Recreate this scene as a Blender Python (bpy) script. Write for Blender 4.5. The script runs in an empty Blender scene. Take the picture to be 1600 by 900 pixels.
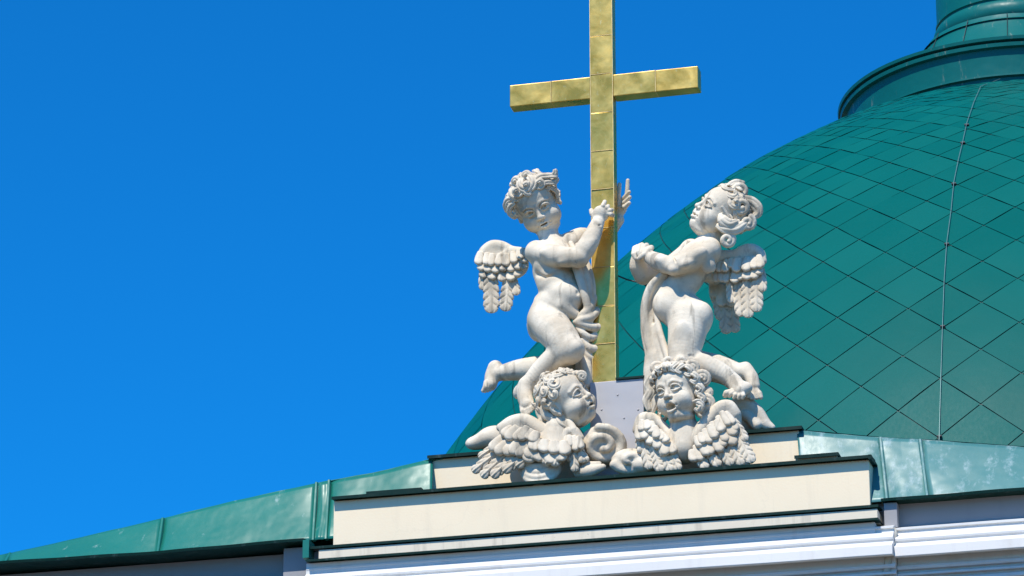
import bpy, bmesh, math, random
import numpy as np
from mathutils import Vector

random.seed(7)
RNG = np.random.default_rng(7)
SC = bpy.context.scene
COL = SC.collection
RAD = math.radians

# ---------------------------------------------------------------- camera
FPX = 5650.0                                   # focal length in photo pixels (1600 wide)
PHI, TH, DIST = RAD(20.3), RAD(14.7), 28.25    # looking up, from the right of the facade's normal
FW = np.array([-math.sin(TH) * math.cos(PHI), math.cos(TH) * math.cos(PHI), math.sin(PHI)])
RT = np.cross(FW, [0, 0, 1.0]); RT /= np.linalg.norm(RT)
UP = np.cross(RT, FW)
CAM = np.array([0, 0, 12.0]) - FW * DIST
cd = bpy.data.cameras.new('camera')
cam = bpy.data.objects.new('camera', cd)
COL.objects.link(cam)
cam.location = CAM
cam.rotation_euler = Vector(FW).to_track_quat('-Z', 'Y').to_euler()
cd.sensor_fit = 'HORIZONTAL'
cd.sensor_width = 36.0
cd.lens = FPX / 1600 * 36.0
cd.clip_start = 0.5
cd.clip_end = 5000
SC.camera = cam
SC.render.resolution_x, SC.render.resolution_y = 1024, 576

# ---------------------------------------------------------------- sky, sun, exposure
SUN_EL, SUN_AZ = 55.0, 12.0                    # azimuth: degrees left of the facade's normal
w = bpy.data.worlds.new('World'); SC.world = w
w.use_nodes = True
nt = w.node_tree; nt.nodes.clear()
wo = nt.nodes.new('ShaderNodeOutputWorld'); bg = nt.nodes.new('ShaderNodeBackground')
sky = nt.nodes.new('ShaderNodeTexSky'); sky.sky_type = 'NISHITA'
sky.sun_disc = False
sky.sun_elevation = RAD(SUN_EL)
sky.sun_rotation = RAD(180 + SUN_AZ)           # sun stands over the camera's left shoulder
sky.altitude = 1500; sky.air_density = 1.0; sky.dust_density = 0.0; sky.ozone_density = 3.0
tn = nt.nodes.new('ShaderNodeMix'); tn.data_type = 'RGBA'; tn.blend_type = 'MULTIPLY'      # very clear, deep blue air
tn.inputs['Factor'].default_value = 1.0; tn.inputs['B'].default_value = (0.035, 0.715, 1.28, 1)
nt.links.new(sky.outputs[0], tn.inputs['A'])
nt.links.new(tn.outputs['Result'], bg.inputs['Color'])
bg.inputs['Strength'].default_value = 0.15
nt.links.new(bg.outputs[0], wo.inputs['Surface'])
sd = bpy.data.lights.new('sun', 'SUN'); sd.energy = 5.0; sd.angle = RAD(0.53); sd.color = (1.0, 0.948, 0.85)
sun = bpy.data.objects.new('sun', sd); COL.objects.link(sun)
SUNV = Vector((-math.sin(RAD(SUN_AZ)) * math.cos(RAD(SUN_EL)), -math.cos(RAD(SUN_AZ)) * math.cos(RAD(SUN_EL)), math.sin(RAD(SUN_EL))))
sun.rotation_euler = (-SUNV).to_track_quat('-Z', 'Y').to_euler()
sun.location = (-10, -30, 40)
vs = SC.view_settings
vs.view_transform = 'Standard'; vs.look = 'None'; vs.exposure = 0.0; vs.gamma = 1.0; vs.use_curve_mapping = False

# ---------------------------------------------------------------- helpers
def at(x, y, Y):
    """point of the vertical plane at depth Y that the photo shows at pixel (x, y)"""
    d = FW + RT * (x - 800) / FPX - UP * (y - 450) / FPX
    return CAM + d * ((Y - CAM[1]) / d[1])

def tag(o, label=None, cat=None, group=None, kind=None):
    for k, v in (('label', label), ('category', cat), ('group', group), ('kind', kind)):
        if v: o[k] = v
    return o

def empty(name, loc, label=None, cat=None, group=None, kind=None):
    o = bpy.data.objects.new(name, None); COL.objects.link(o)
    o.location = loc; o.empty_display_size = 0.2
    return tag(o, label, cat, group, kind)

def link(name, me, mat, parent=None, smooth=False):
    if mat is not None: me.materials.append(mat)
    o = bpy.data.objects.new(name, me); COL.objects.link(o)
    if smooth:
        me.polygons.foreach_set('use_smooth', [True] * len(me.polygons))
    if parent is not None:
        o.parent = parent
        o.matrix_parent_inverse = parent.matrix_basis.inverted()
    return o

class MB:
    """collects vertices and faces of ONE mesh"""
    def __init__(s): s.v, s.f = [], []
    def add(s, v, f):
        n = len(s.v); s.v += [tuple(map(float, p)) for p in v]; s.f += [tuple(i + n for i in q) for q in f]
    def hexa(s, lo4, hi4):
        """two loops of four points, joined into a closed solid"""
        s.add(list(lo4) + list(hi4), [(3, 2, 1, 0), (4, 5, 6, 7), (0, 1, 5, 4), (1, 2, 6, 5), (2, 3, 7, 6), (3, 0, 4, 7)])
    def box(s, x0, x1, y0, y1, z0, z1):
        s.hexa([(x0, y0, z0), (x1, y0, z0), (x1, y1, z0), (x0, y1, z0)], [(x0, y0, z1), (x1, y0, z1), (x1, y1, z1), (x0, y1, z1)])
    def extrude_x(s, prof, x0, x1, steps=1, wob=0.0):
        """closed profile of (y, z), swept along x; wob: slow unevenness of hand-run plaster"""
        n = len(prof); vv = []; ff = []
        for k in range(steps + 1):
            x = x0 + (x1 - x0) * k / steps
            for j, (y, z) in enumerate(prof):
                dz = wob * (math.sin(x * 2.1 + j * 0.4) + 0.6 * math.sin(x * 5.3 + j * .9)) if wob else 0
                vv.append((x, y + dz * .5, z + dz))
        for k in range(steps):
            for j in range(n):
                a, b = k * n + j, k * n + (j + 1) % n
                ff.append((a, b, b + n, a + n))
        ff.append(tuple(range(n - 1, -1, -1))); ff.append(tuple(range(steps * n, steps * n + n)))
        s.add(vv, ff)
    def tube(s, pts, rs, n=8):
        pts = [np.array(p, float) for p in pts]
        if np.isscalar(rs): rs = [rs] * len(pts)
        vv = []; ff = []; pu = None
        for i, p in enumerate(pts):
            t = pts[min(i + 1, len(pts) - 1)] - pts[max(i - 1, 0)]; t /= np.linalg.norm(t) + 1e-9
            if pu is None:
                pu = np.cross(t, [0.3, 0.2, 1.0]); pu /= np.linalg.norm(pu)
            pu = pu - t * (pu @ t); pu /= np.linalg.norm(pu); q = np.cross(t, pu)
            for k in range(n):
                a = 2 * math.pi * k / n
                vv.append(p + rs[i] * (math.cos(a) * pu + math.sin(a) * q))
        for i in range(len(pts) - 1):
            for k in range(n):
                a, b = i * n + k, i * n + (k + 1) % n
                ff.append((a, b, b + n, a + n))
        ff.append(tuple(range(n - 1, -1, -1))); m = (len(pts) - 1) * n; ff.append(tuple(range(m, m + n)))
        s.add(vv, ff)
    def mesh(s, name):
        me = bpy.data.meshes.new(name); me.from_pydata(s.v, [], s.f); me.update()
        b = bmesh.new(); b.from_mesh(me); bmesh.ops.recalc_face_normals(b, faces=b.faces); b.to_mesh(me); b.free()
        return me
    def build(s, name, mat, parent=None, smooth=False, bevel=0.0):
        o = link(name, s.mesh(name), mat, parent, smooth)
        if bevel:
            m = o.modifiers.new('bevel', 'BEVEL'); m.width = bevel; m.segments = 2; m.limit_method = 'ANGLE'; m.angle_limit = RAD(40)
        return o

def revolve(prof, cx, cy, n, close=False):
    mb = MB(); vv = []; ff = []; m = len(prof)
    for k in range(n):
        a = 2 * math.pi * k / n
        for r, z in prof: vv.append((cx + r * math.sin(a), cy - r * math.cos(a), z))
    for k in range(n):
        for j in range(m - 1 + (1 if close else 0)):
            a, b = k * m + j, k * m + (j + 1) % m; c = ((k + 1) % n) * m
            ff.append((a, b, c + (j + 1) % m, c + j))
    mb.add(vv, ff); return mb

# ---------------------------------------------------------------- materials
def new_mat(name):
    m = bpy.data.materials.new(name); m.use_nodes = True
    n = m.node_tree; return m, n, n.nodes['Principled BSDF']

def noise(n, scale, detail=4, rough=0.55, vec=None, dist=0.0):
    t = n.nodes.new('ShaderNodeTexNoise'); t.inputs['Scale'].default_value = scale
    t.inputs['Detail'].default_value = detail; t.inputs['Roughness'].default_value = rough; t.inputs['Distortion'].default_value = dist
    if vec is not None: n.links.new(vec, t.inputs['Vector'])
    return t

def ramp(n, src, stops):
    r = n.nodes.new('ShaderNodeValToRGB'); e = r.color_ramp.elements
    while len(e) < len(stops): e.new(0.5)
    for i, (p, c) in enumerate(stops):
        e[i].position = p; e[i].color = (c, c, c, 1) if np.isscalar(c) else (*c, 1)
    n.links.new(src, r.inputs[0]); return r

def mixc(n, fac, a, b):
    m = n.nodes.new('ShaderNodeMix'); m.data_type = 'RGBA'
    for s_, v in ((m.inputs['Factor'], fac), (m.inputs['A'], a), (m.inputs['B'], b)):
        if hasattr(v, 'links') or hasattr(v, 'is_linked'): n.links.new(v, s_)
        else: s_.default_value = v if np.isscalar(v) else (*v, 1)
    return m.outputs['Result']

def bump(n, p, height, strength, dist):
    b = n.nodes.new('ShaderNodeBump'); b.inputs['Strength'].default_value = strength; b.inputs['Distance'].default_value = dist
    n.links.new(height, b.inputs['Height']); n.links.new(b.outputs[0], p.inputs['Normal'])

def objco(n, sx=1, sy=1, sz=1):
    t = n.nodes.new('ShaderNodeTexCoord'); m = n.nodes.new('ShaderNodeMapping'); m.inputs['Scale'].default_value = (sx, sy, sz)
    g = n.nodes.new('ShaderNodeNewGeometry')
    n.links.new(g.outputs['Position'], m.inputs['Vector']); return m.outputs[0]

def mat_stone():
    m, n, p = new_mat('weathered_stone'); co = objco(n)
    big = noise(n, 3.2, 6, .62, co, .4); fine = noise(n, 28, 6, .65, co); spk = noise(n, 75, 3, .6, co)
    c = mixc(n, ramp(n, big.outputs[0], [(.38, 0.0), (.64, 1.0)]).outputs[0], (.60, .505, .375), (.84, .74, .585))
    c = mixc(n, ramp(n, fine.outputs[0], [(.56, 0.0), (.76, .4)]).outputs[0], c, (.38, .34, .28))
    c = mixc(n, ramp(n, spk.outputs[0], [(.70, 0.0), (.80, .25)]).outputs[0], c, (.24, .22, .19))
    st = noise(n, 1.0, 5, .6, objco(n, 9, 9, 1.6), .5)          # rain streaks and lichen
    c = mixc(n, ramp(n, st.outputs[0], [(.55, 0.0), (.68, .75)]).outputs[0], c, (.27, .235, .18))
    n.links.new(c, p.inputs['Base Color']); p.inputs['Roughness'].default_value = .88
    p.inputs['Specular IOR Level'].default_value = .2
    h = n.nodes.new('ShaderNodeMath'); h.operation = 'ADD'
    n.links.new(fine.outputs[0], h.inputs[0]); n.links.new(spk.outputs[0], h.inputs[1])
    bump(n, p, h.outputs[0], .22, .010)
    return m

def mat_plaster(name, base, dirt, dirty=.35, rough=.8):
    m, n, p = new_mat(name); co = objco(n)
    a = noise(n, 1.3, 5, .6, co); b = noise(n, 1.0, 5, .6, objco(n, 5, 5, .7), .3); f = noise(n, 60, 4, .6, co)
    c = mixc(n, ramp(n, a.outputs[0], [(.35, 0.0), (.7, .5)]).outputs[0], base, tuple(x * .9 for x in base))
    c = mixc(n, ramp(n, b.outputs[0], [(.56, 0.0), (.78, dirty)]).outputs[0], c, dirt)
    dr = noise(n, 1.0, 4, .65, objco(n, 13, 13, .9), .1); d2 = noise(n, .8, 3, .5, co)
    dm = n.nodes.new('ShaderNodeMath'); dm.operation = 'MULTIPLY'
    n.links.new(ramp(n, dr.outputs[0], [(.56, 0.0), (.72, dirty)]).outputs[0], dm.inputs[0]); n.links.new(ramp(n, d2.outputs[0], [(.45, 0.0), (.65, 1.0)]).outputs[0], dm.inputs[1])
    c = mixc(n, dm.outputs[0], c, dirt)
    cr = n.nodes.new('ShaderNodeTexVoronoi'); cr.feature = 'DISTANCE_TO_EDGE'; cr.inputs['Scale'].default_value = .55
    wv = noise(n, 3, 4, .6, co); wm = n.nodes.new('ShaderNodeMix'); wm.data_type = 'VECTOR'; wm.inputs['Factor'].default_value = .35
    n.links.new(co, wm.inputs['A']); n.links.new(wv.outputs['Color'], wm.inputs['B']); n.links.new(wm.outputs['Result'], cr.inputs['Vector'])
    c = mixc(n, ramp(n, cr.outputs['Distance'], [(.0, .12), (.0022, 0.0)]).outputs[0], c, dirt)   # hairline cracks
    sp = noise(n, 21, 4, .6, co)
    c = mixc(n, ramp(n, sp.outputs[0], [(.70, 0.0), (.74, dirty)]).outputs[0], c, dirt)
    n.links.new(c, p.inputs['Base Color']); p.inputs['Roughness'].default_value = rough
    p.inputs['Specular IOR Level'].default_value = .25
    bump(n, p, f.outputs[0], .15, .006)
    return m

def mat_sheet(name, base, fade, rough=.32, wear=.5, worn=(.50, .62, .64), edge=(.56, .66), bstr=.25, spec=.5):
    """painted sheet metal: chalky fading, scratches, shallow dents"""
    m, n, p = new_mat(name); co = objco(n)
    a = noise(n, .9, 4, .55, co, .3); s_ = noise(n, 1.0, 6, .7, objco(n, 10, 10, 1.1), .05); f = noise(n, 22, 5, .7, objco(n, 1.6, 1, .8))
    c = mixc(n, ramp(n, a.outputs[0], [(.3, 0.0), (.75, 1.0)]).outputs[0], base, fade)
    mm = n.nodes.new('ShaderNodeMath'); mm.operation = 'MULTIPLY'
    r1 = ramp(n, s_.outputs[0], [(edge[0], 0.0), (edge[1], 1.0)]); r2 = ramp(n, f.outputs[0], [(.40, 0.15), (.62, 1.0)])
    n.links.new(r1.outputs[0], mm.inputs[0]); n.links.new(r2.outputs[0], mm.inputs[1])
    m2 = n.nodes.new('ShaderNodeMath'); m2.operation = 'MULTIPLY'; n.links.new(mm.outputs[0], m2.inputs[0]); m2.inputs[1].default_value = wear
    c = mixc(n, m2.outputs[0], c, worn)
    n.links.new(c, p.inputs['Base Color'])
    rr = n.nodes.new('ShaderNodeMapRange'); n.links.new(f.outputs[0], rr.inputs['Value'])
    rr.inputs['To Min'].default_value = rough - .08; rr.inputs['To Max'].default_value = rough + .14
    n.links.new(rr.outputs[0], p.inputs['Roughness'])
    p.inputs['Specular IOR Level'].default_value = spec
    d = noise(n, 3.5, 2, .5, co)
    bump(n, p, d.outputs[0], bstr, .06)
    return m

def island_tone(m, lo, hi):
    """sheets of one cladding differ a little in tone and gloss"""
    n = m.node_tree; p = n.nodes['Principled BSDF']; g = n.nodes.new('ShaderNodeNewGeometry')
    h = n.nodes.new('ShaderNodeHueSaturation'); r = n.nodes.new('ShaderNodeMapRange'); r.inputs['To Min'].default_value = lo; r.inputs['To Max'].default_value = hi
    n.links.new(g.outputs['Random Per Island'], r.inputs['Value']); n.links.new(r.outputs[0], h.inputs['Value'])
    src = p.inputs['Base Color'].links[0].from_socket; n.links.new(src, h.inputs['Color']); n.links.new(h.outputs[0], p.inputs['Base Color'])
    a = n.nodes.new('ShaderNodeMath'); a.operation = 'MULTIPLY_ADD'; a.inputs[1].default_value = .14
    rs = p.inputs['Roughness'].links[0].from_socket; n.links.new(g.outputs['Random Per Island'], a.inputs[0]); n.links.new(rs, a.inputs[2]); n.links.new(a.outputs[0], p.inputs['Roughness'])
    return m

def mat_gold():
    m, n, p = new_mat('gilded_sheet'); co = objco(n)
    a = noise(n, 5.5, 5, .6, co, .5); f = noise(n, 34, 6, .75, objco(n, 1, 1, .6)); sc_ = noise(n, 90, 3, .6, co)
    c = mixc(n, ramp(n, a.outputs[0], [(.36, 0.0), (.68, 1.0)]).outputs[0], (.62, .37, .06), (.82, .55, .14))
    c = mixc(n, ramp(n, f.outputs[0], [(.60, 0.0), (.70, .7)]).outputs[0], c, (.78, .64, .28))
    c = mixc(n, ramp(n, sc_.outputs[0], [(.70, 0.0), (.78, .5)]).outputs[0], c, (.25, .18, .08))
    n.links.new(c, p.inputs['Base Color']); p.inputs['Metallic'].default_value = .74
    rr = n.nodes.new('ShaderNodeMapRange'); n.links.new(a.outputs[0], rr.inputs['Value'])
    rr.inputs['To Min'].default_value = .18; rr.inputs['To Max'].default_value = .42
    n.links.new(rr.outputs[0], p.inputs['Roughness'])
    d = noise(n, 5, 2, .5, co)
    bump(n, p, d.outputs[0], .10, .04)
    return m

def mat_plain(name, col, rough=.5, metal=0.0, var=.15, scale=9):
    m, n, p = new_mat(name); a = noise(n, scale, 5, .6, objco(n))
    c = mixc(n, ramp(n, a.outputs[0], [(.35, 0.0), (.7, 1.0)]).outputs[0], tuple(x * (1 - var) for x in col), tuple(min(1, x * (1 + var)) for x in col))
    n.links.new(c, p.inputs['Base Color']); p.inputs['Roughness'].default_value = rough; p.inputs['Metallic'].default_value = metal
    return m

STONE = mat_stone()
CREAM = mat_plaster('cream_plaster', (.93, .775, .55), (.60, .52, .40), .3)
WHITE = mat_plaster('white_plaster', (.755, .735, .70), (.50, .46, .40), .4)
FRIEZE = mat_plaster('grey_shaded_frieze_plaster', (.34, .335, .345), (.26, .25, .25), .3)  # grey paint, taken darker so its colour carries part of the eave shade
BAND = mat_plaster('stained_cream_plaster', (.80, .70, .54), (.36, .32, .26), .85)
TAN = mat_plaster('dirty_white_plaster', (.60, .56, .47), (.32, .29, .24), .7)
GREENP = mat_sheet('green_roof_sheet', (.010, .150, .115), (.014, .185, .145), .34, .6, (.36, .48, .46), (.62, .70), spec=.4)
PALEP = mat_sheet('pale_sheen_green_roof_sheet', (.055, .19, .18), (.09, .24, .235), .36, .55, (.36, .47, .49), (.52, .62), spec=.4)  # paler base colour holds the sky sheen of this flank; streaks are worn paint
DARKG = mat_sheet('dark_green_flashing', (.001, .020, .014), (.0015, .026, .019), .45, .08, spec=.2)
DOMEG = mat_sheet('dome_green_sheet', (.0003, .106, .092), (.0003, .118, .104), .36, .0, bstr=.05, spec=.07)
island_tone(DOMEG, .93, 1.06)
COLG = mat_sheet('collar_green_sheet', (.002, .118, .108), (.004, .140, .132), .38, .75, (.36, .36, .30), (.60, .70), spec=.25)
SEAM = mat_plain('seam_gap', (.004, .035, .034), .6)
GOLD = mat_gold()
GOLDJ = mat_plain('gold_highlight_joint', (.80, .60, .24), .4, .5, .2, 25)  # pale colour paints the highlight along panel joints and shaft edges
GREY = mat_sheet('grey_zinc_sheet', (.43, .42, .43), (.47, .46, .47), .42, .3, (.54, .53, .53), (.6, .75), .12)
WIRE = mat_plain('dark_cable', (.03, .03, .035), .5)
ZINC = mat_plain('pale_wire', (.20, .33, .31), .4, .4)
GROUND = mat_plain('paving', (.115, .098, .07), .9, 0, .2, .6)
# ================================================================= SETTING
g = MB(); g.box(-1500, 1500, -1500, 1500, -1.0, 0.0)
tag(g.build('ground', GROUND), kind='structure')

X = lambda x, y, Y: at(x, y, Y)[0]
Z = lambda x, y, Y: at(x, y, Y)[2]

# ---------------------------------------------------------------- church wall with cornice
church = empty('church_building', (0.5, 4.0, 0.0), 'white rendered church wall with moulded cornice bands below the green eaves', 'building')
ZL2 = Z(1371, 812, -.12)                     # lower ledge bar
def cornice(x0, x1, dy, name):
    """cornice moulding bands; heights measured on the photograph at x=1500, y offset dy"""
    q = lambda yp, Y: (Y + dy, Z(1500, yp, Y))
    pr = [q(816, .30), q(818, -.015), q(821, -.015), q(823, .0), q(827, .0), q(829, -.03), q(831, -.035), q(833, -.055), q(835, -.063),
          q(838, -.060), q(841, -.048), q(844, -.055), q(846, -.10), q(847.5, -.115), q(861.5, -.12), q(863, -.115), q(866, .03), q(877, .03),
          q(878, -.005), q(881, -.012), q(884, -.004), q(885, .035), q(889, .035), q(890, .0), q(893, .0), q(895, .05), q(898.5, .05), q(900, .02),
          q(905, .02), q(907, .06), q(1010, .06), q(1010, .30)]
    b = MB(); b.extrude_x(pr, x0, x1, 60, .0012)
    return b.build(name, WHITE, church)
xc0, xc1 = X(480, 880, -.06), X(1397, 830, -.06)
xr1 = 9.0; xl0 = -9.0
cornice(xc0, xc1, -.07, 'cornice')
cornice(xc1 + .004, xr1, .0, 'cornice')
cornice(xl0, X(446, 890, .1), .12, 'cornice')
b = MB(); b.box(xl0, xr1, .32, 3.0, 0, Z(1500, 790, .3)); b.build('wall', CREAM, church)
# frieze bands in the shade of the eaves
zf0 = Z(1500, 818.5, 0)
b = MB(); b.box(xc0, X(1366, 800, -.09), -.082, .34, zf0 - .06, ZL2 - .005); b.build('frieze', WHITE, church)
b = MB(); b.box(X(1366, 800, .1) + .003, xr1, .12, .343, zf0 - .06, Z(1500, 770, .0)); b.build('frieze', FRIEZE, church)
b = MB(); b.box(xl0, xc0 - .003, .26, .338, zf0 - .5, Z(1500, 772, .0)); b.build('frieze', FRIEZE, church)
# small pilasters beside the parapet
b = MB(); b.box(X(1381, 800, .0), X(1401.5, 800, .0), .005, .119, zf0 + .01, Z(1390, 785, .0)); 
b.box(X(1366, 829, -.02), X(1401, 829, .0), -.03, .119, Z(1390, 830, -.02) - .008, Z(1390, 829, -.02) + .012)
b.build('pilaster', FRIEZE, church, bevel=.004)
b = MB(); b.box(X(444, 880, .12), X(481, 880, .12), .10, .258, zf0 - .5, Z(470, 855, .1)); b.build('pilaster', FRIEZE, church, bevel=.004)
# worn vertical break in the cornice
b = MB(); xb = xc1
pts = [at(1397 + dx, yy, -.02) for dx, yy in ((0, 826), (1, 834), (-3, 846), (0, 858), (-8, 868), (-9, 880), (-12, 900))]
b.tube([p + np.array([0.0, -.02, 0]) for p in pts], [.012, .03, .03, .022, .03, .028, .03], 7); b.build('plaster_patch', TAN, church, True)

# ---------------------------------------------------------------- stepped parapet
par = empty('stepped_parapet', (0.6, .3, Z(900, 850, 0)), 'cream stepped parapet with dark green metal caps carrying the cherub sculptures', 'parapet')
xa0, xa1 = X(521, 815, 0), X(1359, 760, 0)
za0, za1 = Z(1359, 790, 0), Z(1358, 718, 0)
UY = .33
b = MB(); b.box(xa0, xa1, 0, 1.2, za0, za1); b.build('lower_block', CREAM, par, bevel=.006)
zu1 = Z(1250, 672, UY); xu0, xu1 = X(673, 740, UY), X(1249, 700, UY)
b = MB(); b.box(xu0, xu1, UY, 1.2, za1 + .03, zu1); b.build('upper_block', CREAM, par, bevel=.006)
def cap(x0, x1, y0, y1, z, t, name='cap_flashing', fold=.03, m=None):
    """sheet cap: thin top with a turned-down drip edge on the front and ends"""
    b = MB()
    n = 40
    vv = []; pr = [(y0, -fold), (y0, t), (y1, t + .02), (y1, t + .012), (y0 + .02, 0.0), (y0 + .006, -fold)]
    b.extrude_x([(y, z + q) for y, q in pr], x0, x1, n, .0009)
    b.build(name, m or DARKG, par)
cap(X(518, 783, -.05), X(1362, 716, -.05), -.055, 1.25, za1 + .004, .016, fold=.008)
cap(X(668, 712, UY - .04), X(1253, 668, UY - .04), UY - .05, 1.25, zu1 + .004, .016, fold=.010)
# low step pieces between the two blocks
zs = Z(1310, 711, .1)
b = MB(); b.box(X(573, 770, .12), xu0 - .002, .12, 1.19, za1 + .028, Z(620, 768, .12)); b.build('step', CREAM, par)
b = MB(); b.box(xu1 + .002, X(1308, 715, .12), .12, 1.19, za1 + .028, zs); b.build('step', CREAM, par)
cap(X(572, 768, .08), xu0 - .003, .08, 1.2, Z(620, 767, .08), .014, fold=.012); cap(xu1 + .003, X(1310, 711, .08), .08, 1.2, zs + .004, .014, fold=.012)
# right return flashing of the lower cap
b = MB(); b.hexa([(xa1 + .004, -.055, za1 - .012), (xa1 + .024, -.055, za1 - .012), (xa1 + .034, .10, za1 - .012), (xa1 + .004, .10, za1 - .012)],
                 [(xa1 + .004, -.055, za1 + .022), (xa1 + .024, -.055, za1 + .022), (xa1 + .034, .10, za1 + .024), (xa1 + .004, .10, za1 + .024)]); b.build('cap_flashing', DARKG, par)
# ledge below the lower block
LY = -.12
xl_, xr_ = X(484, 848, LY), X(1372, 790, LY)
cap(xl_, xr_, LY, .1, Z(1371, 790, LY), .010, fold=.010)
cap(xl_ - .02, xr_, LY - .03, .1, ZL2, .008, fold=.008)
b = MB(); b.box(xl_ + .07, xr_ - .01, LY + .014, .12, ZL2 + .012, Z(1371, 790, LY) - .02); b.build('ledge_band', BAND, par)
b = MB(); b.box(xl_ - .05, xl_ + .0, LY - .02, .0, Z(484, 872, LY) - .0, Z(484, 848, LY) + .02); b.build('ledge_end_plate', GREENP, par)

# ---------------------------------------------------------------- sheet-metal roof flanks
def sheet(name, x0, x1, zb, zt, yb, yt, mat, parent, nx=36, nz=16, seed=0, buckle=.012, edge=True):
    """one buckled sheet: bottom/top heights are functions of x; leans back from yb to yt; given 4 mm of thickness"""
    rng = np.random.default_rng(seed)
    ph = rng.uniform(0, 6.28, 8); fx = rng.uniform(.8, 2.6, 8); fz = rng.uniform(.5, 2.2, 8)
    b = MB(); vv = []; ff = []
    for i in range(nx + 1):
        u = i / nx; x = x0 + (x1 - x0) * u
        for j in range(nz + 1):
            v = j / nz
            dd = sum(math.sin(fx[k] * u * 5 + ph[k]) * math.sin(fz[k] * v * 3 + ph[-k]) for k in range(8)) / 8
            e = min(u, 1 - u) * (x1 - x0)
            pin = math.exp(-e / .16) * (math.sin(v * 4 + ph[0]) * 1.1 - .9) + math.exp(-e / .06) * 1.0
            vv.append((x - .26 * (yt - yb) * v, yb + (yt - yb) * v + buckle * (dd * .55 + pin * .8), zb(x) + (zt(x) - zb(x)) * v))
    m = nz + 1
    for i in range(nx):
        for j in range(nz): ff.append((i * m + j, (i + 1) * m + j, (i + 1) * m + j + 1, i * m + j + 1))
    b.add(vv, ff)
    o = b.build(name, mat, parent, True)
    so = o.modifiers.new('thick', 'SOLIDIFY'); so.thickness = .004; so.offset = 1
    return o
def line(p, q, Yp):
    A, B = at(*p, Yp), at(*q, Yp)
    return lambda x: A[2] + (B[2] - A[2]) * (x - A[0]) / (B[0] - A[0])
def poly(pts, Yp):
    P = [at(x, y, Yp) for x, y in pts]
    return lambda x: float(np.interp(x, [p[0] for p in P], [p[2] for p in P]))
EB, ET, ETR = .04, .31, .35        # sheet planes: foot and head
def flank(label, bounds, mats, zb, zt, seeds, eave, ET, name='sheet_metal_roof'):
    r = empty(name, at(*bounds[len(bounds) // 2], EB), label, 'roof', 'sheet metal flanks beside the parapet')
    xs = [X(x, y, EB) for x, y in bounds]
    for i in range(len(xs) - 1):
        sheet('metal_sheet', xs[i] + .012, xs[i + 1] - .012, zb, zt, EB, ET, mats[i], r, seed=seeds + i, buckle=.018)
        if i:
            b = MB(); x = xs[i]
            b.hexa([(x - .010, EB - .028, zb(x)), (x + .010, EB - .028, zb(x)), (x + .014, EB + .03, zb(x)), (x - .014, EB + .03, zb(x))],
                   [(x - .010 - .26 * (ET - EB), ET - .022, zt(x) + .006), (x + .010 - .26 * (ET - EB), ET - .022, zt(x) + .006), (x + .014 - .26 * (ET - EB), ET + .03, zt(x) + .006), (x - .014 - .26 * (ET - EB), ET + .03, zt(x) + .006)])
            b.build('standing_seam', mats[i], r, bevel=.004)
    # rounded ridge roll along the head and the roof that falls away behind it
    n = 50; P = [(xs[0] + (xs[-1] - xs[0]) * k / n) for k in range(n + 1)]
    b = MB(); b.tube([(x - .26 * (ET - EB), ET + .004, zt(x)) for x in P], [.007 + .0025 * math.sin(k * 1.7) * math.sin(k * .6) for k in range(n + 1)], 8); b.build('ridge_roll', mats[0], r, True)
    b = MB()
    for k in range(n):
        b.add([(P[k], ET + .006, zt(P[k])), (P[k + 1], ET + .006, zt(P[k + 1])), (P[k + 1], 2.2, zt(P[k + 1]) - .5), (P[k], 2.2, zt(P[k]) - .5)], [(0, 1, 2, 3)])
    b.build('rear_slope', mats[0], r)
    # eave: drip edge over the frieze
    b = MB(); pr = []
    vv = []; ff = []; rows = []
    PE = [eave[0] + (eave[1] - eave[0]) * k / n for k in range(n + 1)]
    for k in range(n + 1):
        x = PE[k]; z = zb(x); wv = .0018 * math.sin(x * 9)
        rows.append([(x, -.036, z - .018 + wv), (x, -.040, z + .004 + wv), (x, EB + .01, z + .016), (x, .33, z + .01), (x, .33, z - .004), (x, -.026, z - .006 + wv)])
    for k in range(n + 1): vv += rows[k]
    for k in range(n):
        for j in range(6): ff.append((k * 6 + j, k * 6 + (j + 1) % 6, k * 6 + 6 + (j + 1) % 6, k * 6 + 6 + j))
    ff.append((5, 4, 3, 2, 1, 0)); ff.append(tuple(range(n * 6, n * 6 + 6)))
    b.add(vv, ff); b.build('drip_edge', DARKG, r)
    return r
zbL = poly([(-900, 955), (0, 882), (250, 866), (474, 846), (530, 842), (700, 829)], EB)
ztL = poly([(-900, 1010), (-260, 930), (0, 871), (246, 815), (380, 782), (497, 757), (512, 753), (600, 738), (672, 720), (760, 700)], ET)
flank('deep green sheet metal roof flank sloping down to the far left of the parapet', [(-500, 900), (8, 880), (248, 850), (491, 800), (511, 800), (676, 780)], [GREENP] * 5, zbL, ztL, 11, (X(-500, 900, EB), X(473, 848, -.05)), ET)
zbR = poly([(1230, 796), (1374, 785), (1600, 767), (2400, 702)], EB)
ztR = poly([(1230, 669), (1252, 671), (1384, 683), (1448, 686), (1600, 697), (2300, 760)], ETR)
flank('pale sheen-toned sheet metal roof flank with worn paint on the right of the parapet', [(1250, 740), (1385, 740), (1448, 740), (1760, 740), (2250, 740)], [PALEP] * 4, zbR, ztR, 31, (X(1376, 785, -.05), X(2250, 740, EB)), ETR)

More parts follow.
